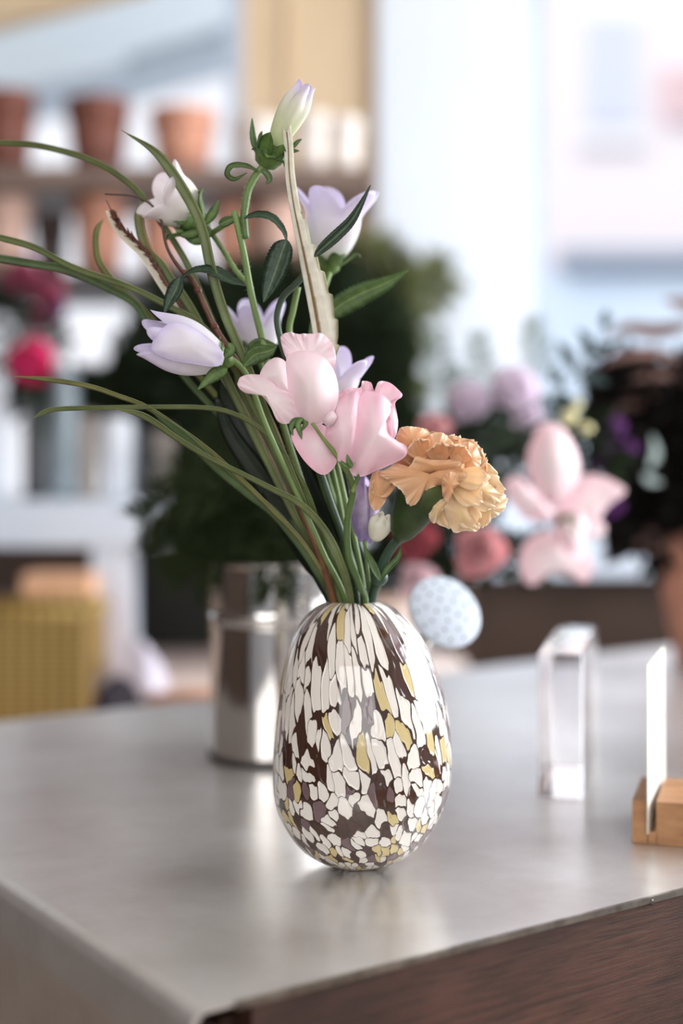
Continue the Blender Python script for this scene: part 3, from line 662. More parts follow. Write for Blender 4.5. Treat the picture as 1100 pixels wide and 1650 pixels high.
# left pale lilac bell
B = thing('bellflower_stem', 'pale lilac bellflower pointing left with its petals half closed', 'flower', P(380, 600, 1.02))
m = MB(); p = path([(366, 578), (380, 584), (400, 610), (430, 690), (480, 800), (520, 890)], 1.02, 1.03, 559, -.005, 50); m.tube(p, .0022, 8); m.build('stem', M['stem'], B)
m = MB(); b0, b1 = P(364, 582, 1.02), P(228, 536, 1.0); bell(m, b0, b1, .0195, flare=.02, lobe=.40, close=.22, twist=.35, ph=.75, crimp=.12); fb = m.build('bell', M['bell_lilac'], B)
m = MB(); T = lambda p: (p[0], p[1])
m.patch([(243, 560), (262, 528), (292, 520), (330, 540), (358, 566), (352, 590), (310, 586), (270, 578)], .985, .007, .0012, 4, c=(305, 556)); m.build('petal', M['bell_plain'], fb)
m = MB(); sepals(m, P(368, 580, 1.02), b1 - b0, 5, .017, .005, spread=.8, curl=-.3, ph=.2, seed=21); m.lathe([(.0015, -.004), (.006, 0), (.0075, .005), (.004, .009)], P(369, 582, 1.02), b1 - b0, 14)
leaf(m, [(366, 594), (346, 604), (318, 628)], 11, 1.0, serr=0); leaf(m, [(362, 576), (372, 562), (368, 552)], 9, 1.0, serr=.1); m.build('calyx', M['calyx'], fb)
m = MB(); leaf(m, [(392, 590), (410, 572), (432, 566), (444, 560)], 15, 1.0, tw=lambda t: .3, serr=.12); m.build('leaf', M['leaf'], B)

# right lilac bell with dark curved leaf stalk
C = thing('bellflower_stem', 'lilac bellflower opening upward behind the long silvery leaf', 'flower', P(530, 440, 1.11))
m = MB(); p = path([(534, 428), (524, 460), (505, 520), (500, 600), (520, 740), (560, 880)], 1.11, 1.07, 584, .008, 50); m.tube(p, .0022, 8); m.build('stem', M['stem'], C)
m = MB(); b0, b1 = P(532, 424, 1.11), P(543, 302, 1.10); bell(m, b0, b1, .0215, flare=.62, lobe=.32, ph=.35, twist=.1); fb = m.build('bell', M['bell_lilac'], C)
m = MB(); sepals(m, P(531, 436, 1.108), b1 - b0, 5, .024, .006, spread=.9, curl=-.35, ph=.6, seed=31); m.lathe([(.002, -.005), (.0075, 0), (.0085, .006), (.004, .011)], P(531, 434, 1.11), b1 - b0, 14)
m.build('calyx', M['calyx'], fb)
m = MB(); leaf(m, [(526, 516), (545, 494), (580, 474), (622, 456), (658, 435)], 20, 1.07, tw=lambda t: .3, serr=.10); m.build('leaf', M['leaf'], C)
m = MB(); leaf(m, [(506, 414), (520, 400), (540, 382), (564, 358), (580, 332), (597, 298)], 9, 1.02, fold=.7, serr=.05); m.build('leaf', M['leaf_dark'], C)
m = MB(); p = path([(506, 414), (496, 436), (476, 458), (455, 480), (446, 512), (452, 548), (462, 580), (490, 680), (530, 800), (560, 890)], 1.03, 1.05, 577, .002, 60); m.tube(p, .0024, 8); m.build('leaf_stalk', M['stem_dark'], C)
m = MB(); p = path([(480, 462), (472, 500), (466, 540), (480, 640), (520, 780), (555, 880)], 1.06, 1.07, 567, .010, 40); m.tube(p, .0023, 8); m.build('side_stem', M['stem'], C)

# centre lilac bell hidden behind the pink blossom
E = thing('bellflower_stem', 'pale lilac bellflower half hidden behind the main green stem', 'flower', P(420, 570, 1.10))
m = MB(); p = path([(420, 585), (440, 640), (480, 760), (530, 880)], 1.11, 1.08, 562, .006, 40); m.tube(p, .0022, 8); m.build('stem', M['stem'], E)
m = MB(); b0, b1 = P(418, 580, 1.12), P(412, 486, 1.11); bell(m, b0, b1, .0185, flare=.35, lobe=.34, ph=.1); fb = m.build('bell', M['bell_lilac'], E)
m = MB(); sepals(m, P(418, 586, 1.118), b1 - b0, 5, .026, .006, spread=.6, curl=-.1, ph=.6, seed=41); m.build('calyx', M['calyx'], fb)
m = MB(); leaf(m, [(400, 570), (418, 556), (446, 556)], 14, 1.04, tw=lambda t: .4); m.build('leaf', M['leaf'], E)
H = thing('bellflower_stem', 'white lilac bellflower peeping out between the two pink blossoms', 'flower', P(545, 640, 1.06))
m = MB(); p = path([(535, 664), (530, 720), (545, 800), (565, 900)], 1.07, 1.07, 590, .006, 40); m.tube(p, .002, 8); m.build('stem', M['stem'], H)
m = MB(); b0, b1 = P(534, 660, 1.07), P(556, 566, 1.06); bell(m, b0, b1, .0155, flare=.45, lobe=.42, ph=.4); m.build('bell', M['bell_lilac'], H)

# long silvery leaf
SL = thing('silvery_leaf', 'long upright silvery cream leaf with a brown midrib', 'leaf', P(520, 560, 1.03))
p = spline([P(x, y, 1.015 + .02 * i / 12) for i, (x, y) in enumerate([(478, 151), (466, 172), (461, 200), (464, 236), (466, 280), (472, 325), (479, 362), (488, 405), (497, 449), (505, 490), (512, 530), (518, 570), (522, 610)])], 120)
k = 1.03 / F
def sw(t):
    w = 2.2 + 6.0 * sm(0, .16, t) + 1.5 * sm(.2, .45, t) + 9.0 * sm(.42, .80, t) - 12 * sm(.86, 1, t)
    return k * w
m = MB(); rows = []; ts = []
for i, q in enumerate(p):
    t = i / 120; w = sw(t); tg = (p[min(i + 1, 120)] - p[max(i - 1, 0)]).normalized(); wd_ = tg.cross(V((0, -1, 0))).normalized()
    if wd_.x < 0: wd_ = -wd_
    tooth = (1 - ((t * 12.3) % 1)) * .0026 * sm(.40, .55, t); l_ = w * (.75 - .25 * sm(.4, .8, t)); r_ = w * (1 + .55 * sm(.4, .8, t)) + tooth
    fr_ = [(-l_, -.0016), (-l_ * .5, -.0006), (0, .0006), (r_ * .5, -.0022 * sm(.3, .7, t)), (r_, -.001 - .004 * sm(.4, .8, t))]
    top = [q + wd_ * a + V((0, b_, 0)) for a, b_ in fr_]; bot = [q + wd_ * a + V((0, b_ + .0006, 0)) for a, b_ in ((r_ * .6, -.0015), (0, .0008), (-l_ * .6, -.0005))]
    rows.append(top + bot); ts.append([.9, .5, 0, .55, 1, .6, 0, .6])
b = m.grid(rows, True, ts); m.face(*[b + j for j in reversed(range(8))]); m.face(*[b + 120 * 8 + j for j in range(8)])
m.build('blade', M['silver'], SL)
q = spline([p[-1], P(528, 680, 1.05), P(552, 790, 1.06), P(575, 890, 1.06)] + neck(588, .006), 40); m = MB(); m.tube(q, .0022, 8); m.build('stalk', M['stem'], SL)

# ---- sweet pea
c3 = lambda p: (350 + .4545 * p[0], 450 + .4545 * p[1])
S = thing('sweet_pea_stem', 'hairy green sweet pea stem with two pale pink blossoms', 'flower', P(560, 860, 1.0))
m = MB(); p = path([(503, 682), (520, 706), (545, 738), (562, 764), (569, 790), (563, 820), (559, 845), (560, 880), (566, 910), (580, 945)], .985, 1.03, 590, -.010, 60)
m.tube(p, [.0012 + .0014 * sm(.05, .3, i / 60) for i in range(61)], 10); p2 = path([(568, 792), (574, 776), (578, 762), (574, 745)], .992, .985, n=14); m.tube(p2, [.0016] * 15, 8); m.build('stem', M['stem_pea'], S)
m = MB(); hairs(m, p[12:50], .0024, .0008, per=5, seed=9); m.build('hairs', M['husk'], S)
b1_ = thing('blossom', None, None, P(465, 610, .99) - wloc(S)); b1_.parent = S
def pet(par, out, D, mat, **kw):
    m = MB(); m.patch(out, D, mp=c3, **kw); return m.build('petal', M[mat], par)
pet(b1_, [(226, 200), (258, 188), (292, 194), (330, 192), (378, 196), (412, 238), (420, 290), (400, 340), (330, 360), (270, 350), (248, 290), (232, 250)], 1.003, 'pea_pale', bulge=.004, ruffle=.0032, rk=9, seg=110, c=(325, 300))
pet(b1_, [(248, 275), (300, 252), (370, 270), (412, 320), (430, 390), (422, 450), (395, 498), (350, 520), (310, 512), (282, 475), (258, 420), (246, 345)], .988, 'pea_pale', bulge=.020, ruffle=.0010, rk=4)
pet(b1_, [(150, 345), (170, 300), (205, 278), (238, 288), (256, 320), (262, 370), (262, 412), (225, 395), (185, 372)], .994, 'pea_pale', bulge=.007, ruffle=.0012, rk=3)
pet(b1_, [(70, 366), (84, 344), (130, 336), (172, 345), (215, 382), (262, 410), (285, 470), (288, 500), (240, 513), (212, 500), (188, 452), (150, 408), (104, 404), (78, 388)], .990, 'pea_pale', bulge=.008, ruffle=.0022, rk=7, tilt=(-.2, 0), seg=96)
pet(b1_, [(380, 478), (405, 464), (424, 486), (412, 512), (390, 520), (375, 505)], .985, 'pea_pale', bulge=.005)
m = MB(); p = [P(482 + 5, 682, .984)]
leaf(m, [(488, 674), (480, 682), (483, 696), (486, 708)], 4.5, .978, serr=0, n=20); leaf(m, [(488, 674), (474, 679), (469, 690), (472, 702)], 4.5, .982, serr=0, n=20); leaf(m, [(488, 674), (492, 682), (486, 694)], 4, .984, serr=0, n=16); m.build('calyx', M['calyx'], b1_)
b2_ = thing('blossom', None, None, P(560, 690, .99) - wloc(S)); b2_.parent = S
pet(b2_, [(398, 470), (412, 420), (460, 386), (505, 384), (512, 363), (528, 360), (545, 368), (556, 394), (562, 380), (574, 362), (606, 364), (648, 398), (655, 416), (630, 440), (640, 500), (622, 560), (560, 610), (450, 610)], 1.006, 'pea_pink', bulge=.006, ruffle=.0035, rk=8, seg=140, c=(530, 490))
pet(b2_, [(262, 560), (280, 524), (330, 508), (382, 520), (414, 560), (424, 630), (415, 665), (382, 693), (345, 680), (298, 630)], 1.002, 'pea_pink', bulge=.010, ruffle=.001, rk=3)
pet(b2_, [(385, 520), (410, 440), (455, 408), (505, 400), (520, 460), (515, 560), (490, 640), (462, 658), (425, 640), (395, 580)], .997, 'pea_pink', bulge=.012, ruffle=.0024, rk=6, ph=1, tilt=(.25, 0))
pet(b2_, [(500, 430), (520, 398), (560, 400), (604, 424), (622, 458), (604, 492), (606, 540), (640, 574), (672, 592), (664, 630), (610, 660), (560, 682), (510, 700), (476, 690), (468, 645), (486, 560), (494, 490)], .989, 'pea_pink', bulge=.014, ruffle=.0026, rk=5, ph=.6, seg=110)
pet(b2_, [(600, 440), (625, 455), (640, 500), (636, 545), (622, 568), (606, 540), (600, 490)], .990, 'pea_pink', bulge=.005, ruffle=.001)
m = MB(); leaf(m, [(568, 752), (562, 744), (559, 732)], 4, .972, serr=0, n=16); leaf(m, [(568, 752), (556, 750), (549, 742)], 3.5, .975, serr=0, n=16); m.build('calyx', M['calyx'], b2_)

# ---- carnation
K = thing('carnation', 'apricot carnation with frilled petals leaning right', 'flower', P(610, 930, 1.03))
m = MB(); p = path([(668, 838), (648, 862), (632, 880), (618, 905), (610, 935)], 1.01, 1.04, 598, -.004, 40); m.tube(p, [.0036] * 41, 12)
m.lathe([(.0035, -.006), (.0062, -.002), (.0062, .002), (.0035, .006)], P(611, 930, 1.038), V((.15, 0, 1)), 14); m.build('stem', M['stem_blue'], K)
m = MB(); leaf(m, [(612, 936), (602, 918), (592, 896), (584, 874)], 6.5, 1.025, fold=.6, serr=0, tw=lambda t: .5); m.build('leaf', M['leaf'], K)
m = MB(); leaf(m, [(613, 934), (626, 916), (642, 898), (646, 878)], 5.5, 1.03, fold=.6, serr=0, tw=lambda t: -.4); m.build('leaf', M['leaf'], K)
m = MB(); ca, cb = P(640, 872, 1.012), P(690, 772, 1.008); ax = cb - ca; L = ax.length
m.lathe([(.0035, 0), (.0085, L * .12), (.0125, L * .3), (.0165, L * .6), (.0185, L * .85), (.017, L)], ca, ax, 26); m.build('calyx', M['calyx_deep'], K)
def cpet(out, D, mat='carn', **kw):
    m = MB(); m.patch(out, D, mp=c3, rp=4, jag=.022, **kw); return m.build('petal', M[mat], K)
kw = dict(seg=130, rings=11)
cpet([(632, 590), (640, 540), (655, 524), (690, 522), (735, 533), (752, 560), (730, 605), (705, 655), (665, 645)], 1.006, bulge=.008, ruffle=.0022, rk=9, tilt=(0, -.3), **kw)
cpet([(700, 640), (728, 570), (760, 548), (800, 545), (830, 575), (850, 600), (830, 650), (775, 670), (715, 672)], 1.003, bulge=.007, ruffle=.0028, rk=8, ph=1, **kw)
cpet([(660, 700), (690, 650), (706, 628), (760, 640), (830, 640), (862, 650), (840, 676), (790, 690), (740, 702)], .992, bulge=.007, ruffle=.0015, rk=5, tilt=(0, -.6), **kw)
cpet([(570, 690), (600, 672), (640, 652), (690, 686), (740, 700), (800, 682), (850, 652), (878, 668), (880, 710), (848, 728), (800, 728), (750, 742), (722, 770), (692, 802), (668, 790), (660, 760), (620, 725), (596, 706)], .996, bulge=.009, ruffle=.0030, rk=11, ph=.5, tilt=(0, .35), seg=180, rings=12, c=(750, 690))
cpet([(540, 720), (556, 684), (598, 680), (614, 735), (600, 778), (572, 818), (548, 812), (536, 775)], 1.003, bulge=.006, ruffle=.0015, rk=5, **kw)
cpet([(820, 610), (868, 580), (905, 582), (932, 622), (928, 672), (890, 700), (850, 665)], 1.005, bulge=.009, ruffle=.0028, rk=8, **kw)
cpet([(815, 640), (850, 590), (886, 600), (880, 660), (870, 740), (835, 745)], 1.0, bulge=.008, ruffle=.0022, rk=6, **kw)
cpet([(840, 700), (890, 685), (940, 706), (985, 745), (1010, 770), (990, 800), (940, 790), (890, 775), (850, 750)], 1.004, 'carn_pale', bulge=.008, ruffle=.0028, rk=9, **kw)
cpet([(800, 790), (830, 755), (870, 775), (905, 820), (930, 868), (922, 893), (880, 892), (838, 897), (815, 850)], 1.000, 'carn_pale', bulge=.008, ruffle=.0018, rk=6, **kw)
cpet([(880, 770), (940, 780), (1000, 762), (1028, 780), (1012, 822), (975, 850), (940, 882), (905, 850)], 1.008, 'carn_pale', bulge=.008, ruffle=.0030, rk=10, **kw)
cpet([(905, 700), (925, 686), (962, 694), (966, 706), (940, 722), (912, 722)], 1.004, 'carn_pale', bulge=.004, **kw)
cpet([(760, 790), (790, 770), (826, 770), (812, 800), (790, 830), (770, 865), (752, 850), (748, 815)], .999, 'carn_pale', bulge=.005, ruffle=.002, rk=6, **kw)
cpet([(800, 700), (826, 682), (852, 694), (854, 724), (836, 748), (820, 790), (800, 770), (796, 735)], .984, bulge=.006, ruffle=.0026, rk=7, **kw)
rg = random.Random(8)
def ray_petal(cx, cy, ang, L, W, dep, D, mat, curl, up=(0, -1, .2)):
    m = MB(); b = P(*c3((cx, cy)), D); a = math.radians(ang); k = D / F * .4545
    m.petal(b, V((math.cos(a), dep, math.sin(a))), V(up), L * k, W * k, curl=curl, cup=.35, ruf=.0022, rk=2.6, ph=rg.uniform(0, 6), nu=16, nv=12, frill=.035, rng=rg)
    m.build('petal', M[mat], K, solid=.0005)
for q in ((780, 690, 150, 190, 70, .25, 1.016, 'carn', .1), (770, 680, 128, 180, 70, .2, 1.014, 'carn', .0), (780, 680, 108, 150, 66, .2, 1.013, 'carn', -.1), (800, 680, 88, 130, 60, .1, 1.012, 'carn', .1), (810, 680, 66, 140, 60, .2, 1.014, 'carn', -.1),
          (820, 690, 46, 150, 62, .2, 1.014, 'carn', .1), (820, 700, 26, 150, 56, .15, 1.012, 'carn', .1), (800, 720, 4, 210, 62, .1, 1.010, 'carn_pale', -.1), (800, 720, -14, 225, 66, .1, 1.012, 'carn_pale', .1), (800, 720, -30, 220, 66, .15, 1.014, 'carn_pale', .0),
          (790, 730, -48, 190, 62, .1, 1.012, 'carn_pale', -.1), (780, 740, -70, 150, 50, .05, 1.010, 'carn_pale', .15), (820, 700, -8, 150, 44, -.35, 1.0, 'carn_pale', .25), (820, 720, -36, 150, 46, -.4, 1.0, 'carn_pale', .2), (790, 650, 100, 90, 50, -.4, 1.0, 'carn', .35),
          (840, 650, 60, 80, 46, -.4, .998, 'carn', .3), (730, 640, 118, 90, 44, -.3, 1.0, 'carn', .3), (640, 700, 215, 110, 40, -.1, 1.006, 'carn', .2), (870, 760, -20, 120, 40, -.3, 1.002, 'carn_pale', -.2), (850, 780, -58, 120, 44, -.25, .999, 'carn_pale', -.15)):
    ray_petal(*q)

# purple and cream buds by the carnation
U = thing('violet_bud_stem', 'small violet sweet pea bud beside a cream bud under the carnation', 'flower', P(590, 880, 1.03))
m = MB(); p = path([(588, 872), (590, 900), (594, 940)], 1.035, 1.045, 603, .002, 24); m.tube(p, .0014, 8); m.build('stem', M['stem'], U)
m = MB(); m.patch([(565, 780), (585, 765), (602, 790), (604, 830), (598, 866), (580, 872), (566, 840)], 1.04, .012, .002, 5); m.patch([(592, 790), (606, 780), (612, 810), (604, 860), (592, 872)], 1.035, .006, .001, 3); m.build('petal', M['purple'], U)
m = MB(); bell(m, P(602, 872, 1.02), P(620, 828, 1.015), .0085, flare=-.1, lobe=.15, close=.35, ns=30); m.build('bud', M['budwhite'], U)

# ------------------------------------------------------------------ watering can with ferns
WD = 1.438; wx = X(441, WD); wr = .064
W = thing('watering_can', 'polished tin watering can behind the speckled vase', 'watering can', (wx, WD, .9))
m = MB(); m.lathe([(.030, 0), (wr - .004, 0), (wr - .001, .002), (wr, .006), (wr, .010), (wr, .132), (wr, .1385), (wr + .001, .1395), (wr + .0012, .141), (wr + .001, .1425), (wr, .1435), (wr, .150), (wr, .188), (wr, .193), (wr + .0015, .195), (wr + .0012, .197), (wr - .001, .1985), (wr - .003, .196), (wr - .003, .012), (.02, .010)], (wx, WD, .9005), n=72); m.build('body', M['tin'], W)
m = MB(); m.lathe([(wr + .0004, .001), (wr + .0030, .003), (wr + .0030, .006), (wr + .0004, .008)], (wx, WD, .9), n=72, cap=False); m.build('base_bead', M['dark_metal'], W)
rc = P(717, 985, 1.255); rn = V((.36, -.77, .52)).normalized()
m = MB(); sp_ = spline([(wx + wr - .004, WD - .01, .935), (wx + wr + .03, WD - .02, .95), (wx + .13, 1.38, .995), tuple(rc - rn * .055 + V((0, 0, -.012))), tuple(rc - rn * .032)], 30); m.tube(sp_, [.013 - .006 * i / 30 for i in range(31)], 16); m.build('spout', M['tin'], W)
m = MB(); rr = .0345; m.lathe([(.008, -.034), (.010, -.030), (.028, -.008), (rr, -.003), (rr, 0), (rr - .001, .001)], rc, rn, 40, False)
b = len(m.v); m.lathe([(rr - .001, .001), (.024, .003), (.012, .0042), (.0002, .0046)], rc, rn, 40, False)
m.mi = 1; xx = rn.orthogonal().normalized(); yy = rn.cross(xx)
for ring, cnt in ((0, 1), (.011, 5), (.020, 9), (.0285, 13)):
    for q in range(cnt):
        a = 2 * PI * q / cnt + ring * 60; h = interp([0, .012, .024, rr], [.0046, .0042, .003, .001], ring)
        m.lathe([(.0014, h - .001), (.0014, h + .0004), (.0002, h + .0005)], rc + (xx * math.cos(a) + yy * math.sin(a)) * ring, rn, 8, False)
m.build('rose', [M['enamel'], M['hole']], W)
m = MB(); hp = spline([(wx - .02, WD + wr - .004, .95), (wx - .03, WD + wr + .05, 1.0), (wx - .02, WD + wr + .05, 1.06), (wx - .01, WD + wr - .003, 1.085)], 24); m.tube(hp, .006, 10); m.build('handle', M['tin'], W)

def frond(mb, base, tip, droop, spread, rg, nb=15, nl=.022, nw=.0007):
    mid = base.lerp(tip, .55) + V((0, 0, droop)); p = spline([base, mid, tip], nb); d0 = (tip - base)
    mb.tube(p, [.0014 - .001 * i / nb for i in range(nb + 1)], 5)
    for i in range(3, nb + 1):
        t = (p[i] - p[i - 1]).normalized(); s_ = t.cross(V((rg.uniform(-.4, .4), -1, rg.uniform(-.3, .6)))).normalized()
        for sg in (-1, 1):
            bl = spread * (1 - .65 * i / nb) * rg.uniform(.7, 1.1); d = (s_ * sg + t * .8 + V((0, rg.uniform(-.6, .6), 0))).normalized()
            q = [p[i] + d * bl * k / 5 + V((0, 0, -.2 * bl * (k / 5) ** 2)) for k in range(6)]
            mb.tube(q, [.0005] * 6, 3, False)
            for k in range(1, 6):
                for _ in range(5):
                    e = (d * rg.uniform(.3, 1) + V((rg.uniform(-1, 1), rg.uniform(-1, 1), rg.uniform(-1, 1))) * .8).normalized()
                    a = q[k]; c = a + e * nl * rg.uniform(.5, 1); w = e.cross(V((0, -1, 0))).normalized() * nw
                    i0 = mb.vert(a - w); mb.vert(a + w); mb.vert(c + w * .5); mb.vert(c - w * .5); mb.face(i0, i0 + 1, i0 + 2, i0 + 3)
rg = random.Random(12)
FG = 'fern fronds in the watering can'
fr = [((405, 905), (238, 832), .045, 'feathery fern frond reaching farthest left past the white ledge', 0), ((408, 905), (262, 886), .03, 'low fern frond drooping left of the tin can', 0), ((410, 904), (292, 758), .02, 'fern frond pointing up left behind the grass blades', .05),
      ((430, 904), (440, 944), .07, 'fern frond hanging over the front of the tin can', -.07), ((420, 904), (345, 850), .04, 'dense fern frond at the left lip of the tin can', -.03), ((440, 904), (400, 770), .02, 'upright fern frond behind the dark lance leaves', .03),
      ((450, 904), (505, 905), .06, 'fern frond spilling right from the tin can towards the stems', -.04), ((440, 904), (340, 700), .02, 'tallest fern frond rising from the tin can', .06), ((420, 904), (310, 930), .06, 'fern frond hanging beside the left wall of the tin can', -.03)]
for (bx, by), (tx, ty), dr, lab, dz in fr:
    m = MB(); b0 = P(bx, by, WD); b0.x = wx + (b0.x - wx) * .55; b0.z = 1.09; t0 = P(tx, ty, WD + dz)
    frond(m, b0, t0, dr, .055, rg, nb=18); low = V((wx + (b0.x - wx) * .5 + rg.uniform(-.02, .02), WD + rg.uniform(-.03, .03), .915)); m.tube([low, b0], [.0014, .0014], 5)
    tag(m.build('fern_frond', M['fern']), lab, 'fern', FG)

for i in range(16):
    tx, ty = rg.uniform(300, 500), rg.uniform(790, 900)
    m = MB(); b0 = V((wx + rg.uniform(-.05, .05), WD + rg.uniform(-.05, .04), 1.09)); t0 = P(tx, ty, WD + rg.uniform(-.07, .06))
    frond(m, b0, t0, rg.uniform(.01, .05), .05, rg, nb=14, nl=.024, nw=.0011); m.tube([V((wx + (b0.x - wx) * .5, WD + (b0.y - WD) * .5, .915)), b0], [.0014, .0014], 5)
    tag(m.build('fern_frond', M['fern']), 'dark fern frond in the dense middle of the bunch above the tin can', 'fern', FG)

# leafy greenery: a cloud of real leaves on twigs
def cloud(mb, blobs, rg, size=.03, stem_from=None, hw=.32):
    for c, r, n in blobs:
        for _ in range(n):
            d = V((rg.gauss(0, 1), rg.gauss(0, 1), rg.gauss(0, 1))).normalized() * rg.random() ** .4
            p = V(c) + V((d.x * r[0], d.y * r[1], d.z * r[2])); e = (d + V((rg.uniform(-.7, .7), rg.uniform(-.7, .7), rg.uniform(-.3, .9)))).normalized(); L = size * rg.uniform(.6, 1.2)
            w = e.cross(V((rg.uniform(-1, 1), -1, rg.uniform(-1, 1)))).normalized() * L * hw; n_ = w.cross(e).normalized() * L * .10
            i0 = mb.vert(p, 0); mb.vert(p + e * L * .5 + w * .5 + n_, .5); mb.vert(p + e * L, 1); mb.vert(p + e * L * .5 - w * .5 + n_, .5); mb.vert(p + e * L * .5, 0)
            mb.face(i0, i0 + 1, i0 + 4); mb.face(i0 + 1, i0 + 2, i0 + 4); mb.face(i0 + 2, i0 + 3, i0 + 4); mb.face(i0 + 3, i0, i0 + 4)
def blob(px, py, D, rx, ry, n, rd=None): return (P(px, py, D), (rx * D / F, (rd or (rx + ry) / 2) * D / F, ry * D / F), n)

# pink bouquet in the beige pot behind the vase
JD = 1.76; jx = X(606, JD)
jar = MB(); jar.lathe([(.03, 0), (.040, 0), (.046, .02), (.050, .08), (.046, .12), (.040, .135), (.037, .135), (.043, .12), (.046, .08), (.042, .02), (.02, .008)], (jx, JD, .9005), n=40)
tag(jar.build('flower_pot', M['beige_ceramic']), 'beige ceramic pot behind the vase, mostly hidden', 'pot')
mouth = V((jx, JD, 1.03)); foot = V((jx, JD, .915))
def stemto(mb, tip, bend=.3, r=.0022, n=16, sd=0):
    rr_ = random.Random(sd); o = V((rr_.uniform(-.025, .025), rr_.uniform(-.025, .025), 0)); a = mouth + o; b = foot + o * .8
    p = spline([tip, tip.lerp(a, .5) + V((0, 0, bend * .1)), a, b], n); mb.tube(p, r, 7); return p
c7 = lambda p: (650 + .409 * p[0], 450 + .409 * p[1])
LY = thing('pink_lily', 'large pale pink lily at right, blurred behind the carnation', 'flower', tuple(P(860, 860, 1.62)))
m = MB(); stemto(m, P(880, 850, 1.64), 1.2, .003, sd=1); m.build('stem', M['stem_dark'], LY)
for out, D, kw_ in (([(505, 640), (540, 570), (610, 572), (665, 640), (694, 740), (664, 830), (600, 892), (540, 862), (496, 780), (486, 690)], 1.56, dict(bulge=.028)),
                  ([(600, 900), (650, 850), (700, 778), (770, 772), (852, 812), (862, 842), (800, 892), (745, 975), (690, 985), (630, 960)], 1.58, dict(bulge=.015, tilt=(-.3, 0))),
                  ([(398, 800), (450, 776), (510, 830), (575, 890), (585, 935), (515, 955), (465, 930), (408, 850)], 1.60, dict(bulge=.012)),
                  ([(585, 930), (680, 900), (725, 960), (704, 1040), (660, 1085), (615, 1040)], 1.565, dict(bulge=.018)),
                  ([(455, 1085), (520, 1005), (600, 995), (660, 1045), (722, 1080), (744, 1140), (712, 1198), (650, 1162), (580, 1152), (522, 1204), (468, 1180)], 1.59, dict(bulge=.016, ruffle=.006, rk=4)),
                  ([(640, 980), (720, 950), (790, 965), (780, 1010), (700, 1030), (650, 1020)], 1.61, dict(bulge=.01))):
    m = MB(); m.patch(out, D, mp=c7, seg=48, rings=8, **kw_); m.build('petal', M['lily'], LY)
m = MB()
for q in range(5): m.tube(spline([P(895, 850, 1.57), P(898 + q * 6, 835 - q * 2, 1.54), P(900 + q * 9, 826 + q * 6, 1.52)], 6), .0012, 5)
m.build('stamen', M['calyx'], LY)
def rosette(name, label, cat, c, ax, r, n, mat, W=.5, group=None, seed=0, stem=True, el0=.1, el1=1.3, curl=.1):
    rg = random.Random(seed); t = thing(name, label, cat, tuple(c), group); ax = V(ax).normalized(); x = ax.orthogonal().normalized(); y = ax.cross(x); m = MB()
    for k in range(n):
        a = 2.4 * k + rg.uniform(-.2, .2); el = el0 + (el1 - el0) * (k / max(1, n - 1)); o = x * math.cos(a) + y * math.sin(a); d = ax * math.sin(el) + o * math.cos(el)
        m.petal(V(c) - ax * r * .25, d, ax * .9 - o * .1, r * rg.uniform(.9, 1.1) * (1 - .15 * k / n), r * W, curl=curl, cup=.3, ruf=r * .06, rk=2, ph=rg.uniform(0, 6), nu=6, nv=6)
    m.build('petals', mat, t, solid=r * .02)
    if stem: m = MB(); stemto(m, V(c) - ax * r * .3, .6, .002, sd=seed); m.build('stem', M['stem_dark'], t)
    return t
rosette('salmon_rose', 'salmon pink flower between carnation and pale lily', 'flower', P(772, 885, 1.62), (.1, -.9, .1), .034, 16, M['salmon'], seed=2)
rosette('salmon_rose', 'dull crimson flower just under the carnation', 'flower', P(668, 868, 1.66), (0, -.9, .2), .030, 16, M['crimson'], seed=3)
rosette('salmon_rose', 'small brick pink flower peeping above the carnation', 'flower', P(702, 690, 1.74), (0, -.7, .6), .024, 14, M['salmon'], seed=4)
rosette('salmon_rose', 'pale blush flower above the spotted watering can rose', 'flower', P(672, 935, 1.66), (0, -.9, .2), .026, 14, M['lily'], seed=5)
rosette('scabious', 'lilac pink scabious head nearest the silvery sprigs', 'flower', P(757, 648, 1.80), (0, -.8, .5), .032, 30, M['lavender'], seed=6, group='scabious heads in the pink bouquet')
rosette('scabious', 'lilac scabious head in front of the window frame', 'flower', P(828, 628, 1.80), (.1, -.8, .5), .036, 30, M['lavender'], seed=7, group='scabious heads in the pink bouquet')
rosette('scabious', 'small lilac scabious head above the large pale lily', 'flower', P(848, 668, 1.76), (.1, -.9, .3), .022, 24, M['lavender'], seed=8, group='scabious heads in the pink bouquet')
for i, (x, y, r_, lab) in enumerate(((917, 672, 16, 'pale yellow bloom painting a highlight right of the lilac flowers'), (945, 690, 12, 'tiny cream bloom painting a highlight beside the violet flowers'), (930, 652, 10, 'tiny cream bloom painting the highest of three highlights at right'))):
    rosette('highlight_bloom', lab, 'flower', P(x, y, 1.7), (0, -1, .2), r_ * 1.7 / F, 12, M['highlight_yellow'], seed=20 + i, group='highlight blooms in the pink bouquet')  # blooms added in place of bright blurred highlights
rg = random.Random(31)
g = thing('bouquet_foliage', 'dark leafy foliage around the pink bouquet at right', 'foliage', tuple(mouth))
m = MB(); cloud(m, [blob(700, 860, 1.78, 90, 75, 500), blob(770, 740, 1.82, 70, 75, 420), blob(790, 690, 1.86, 90, 40, 260), blob(880, 700, 1.82, 50, 50, 160), blob(640, 900, 1.76, 50, 50, 200), blob(830, 900, 1.72, 60, 35, 160), blob(950, 740, 1.80, 50, 60, 160)], rg, .028)
m.build('leaves', M['bush'], g)
m = MB()
for i, (x, y) in enumerate(((700, 800), (760, 720), (800, 660), (870, 680), (830, 880), (940, 720))): stemto(m, P(x, y, 1.8), .4, .0016, sd=50 + i)
m.build('stem', M['stem_dark'], g)
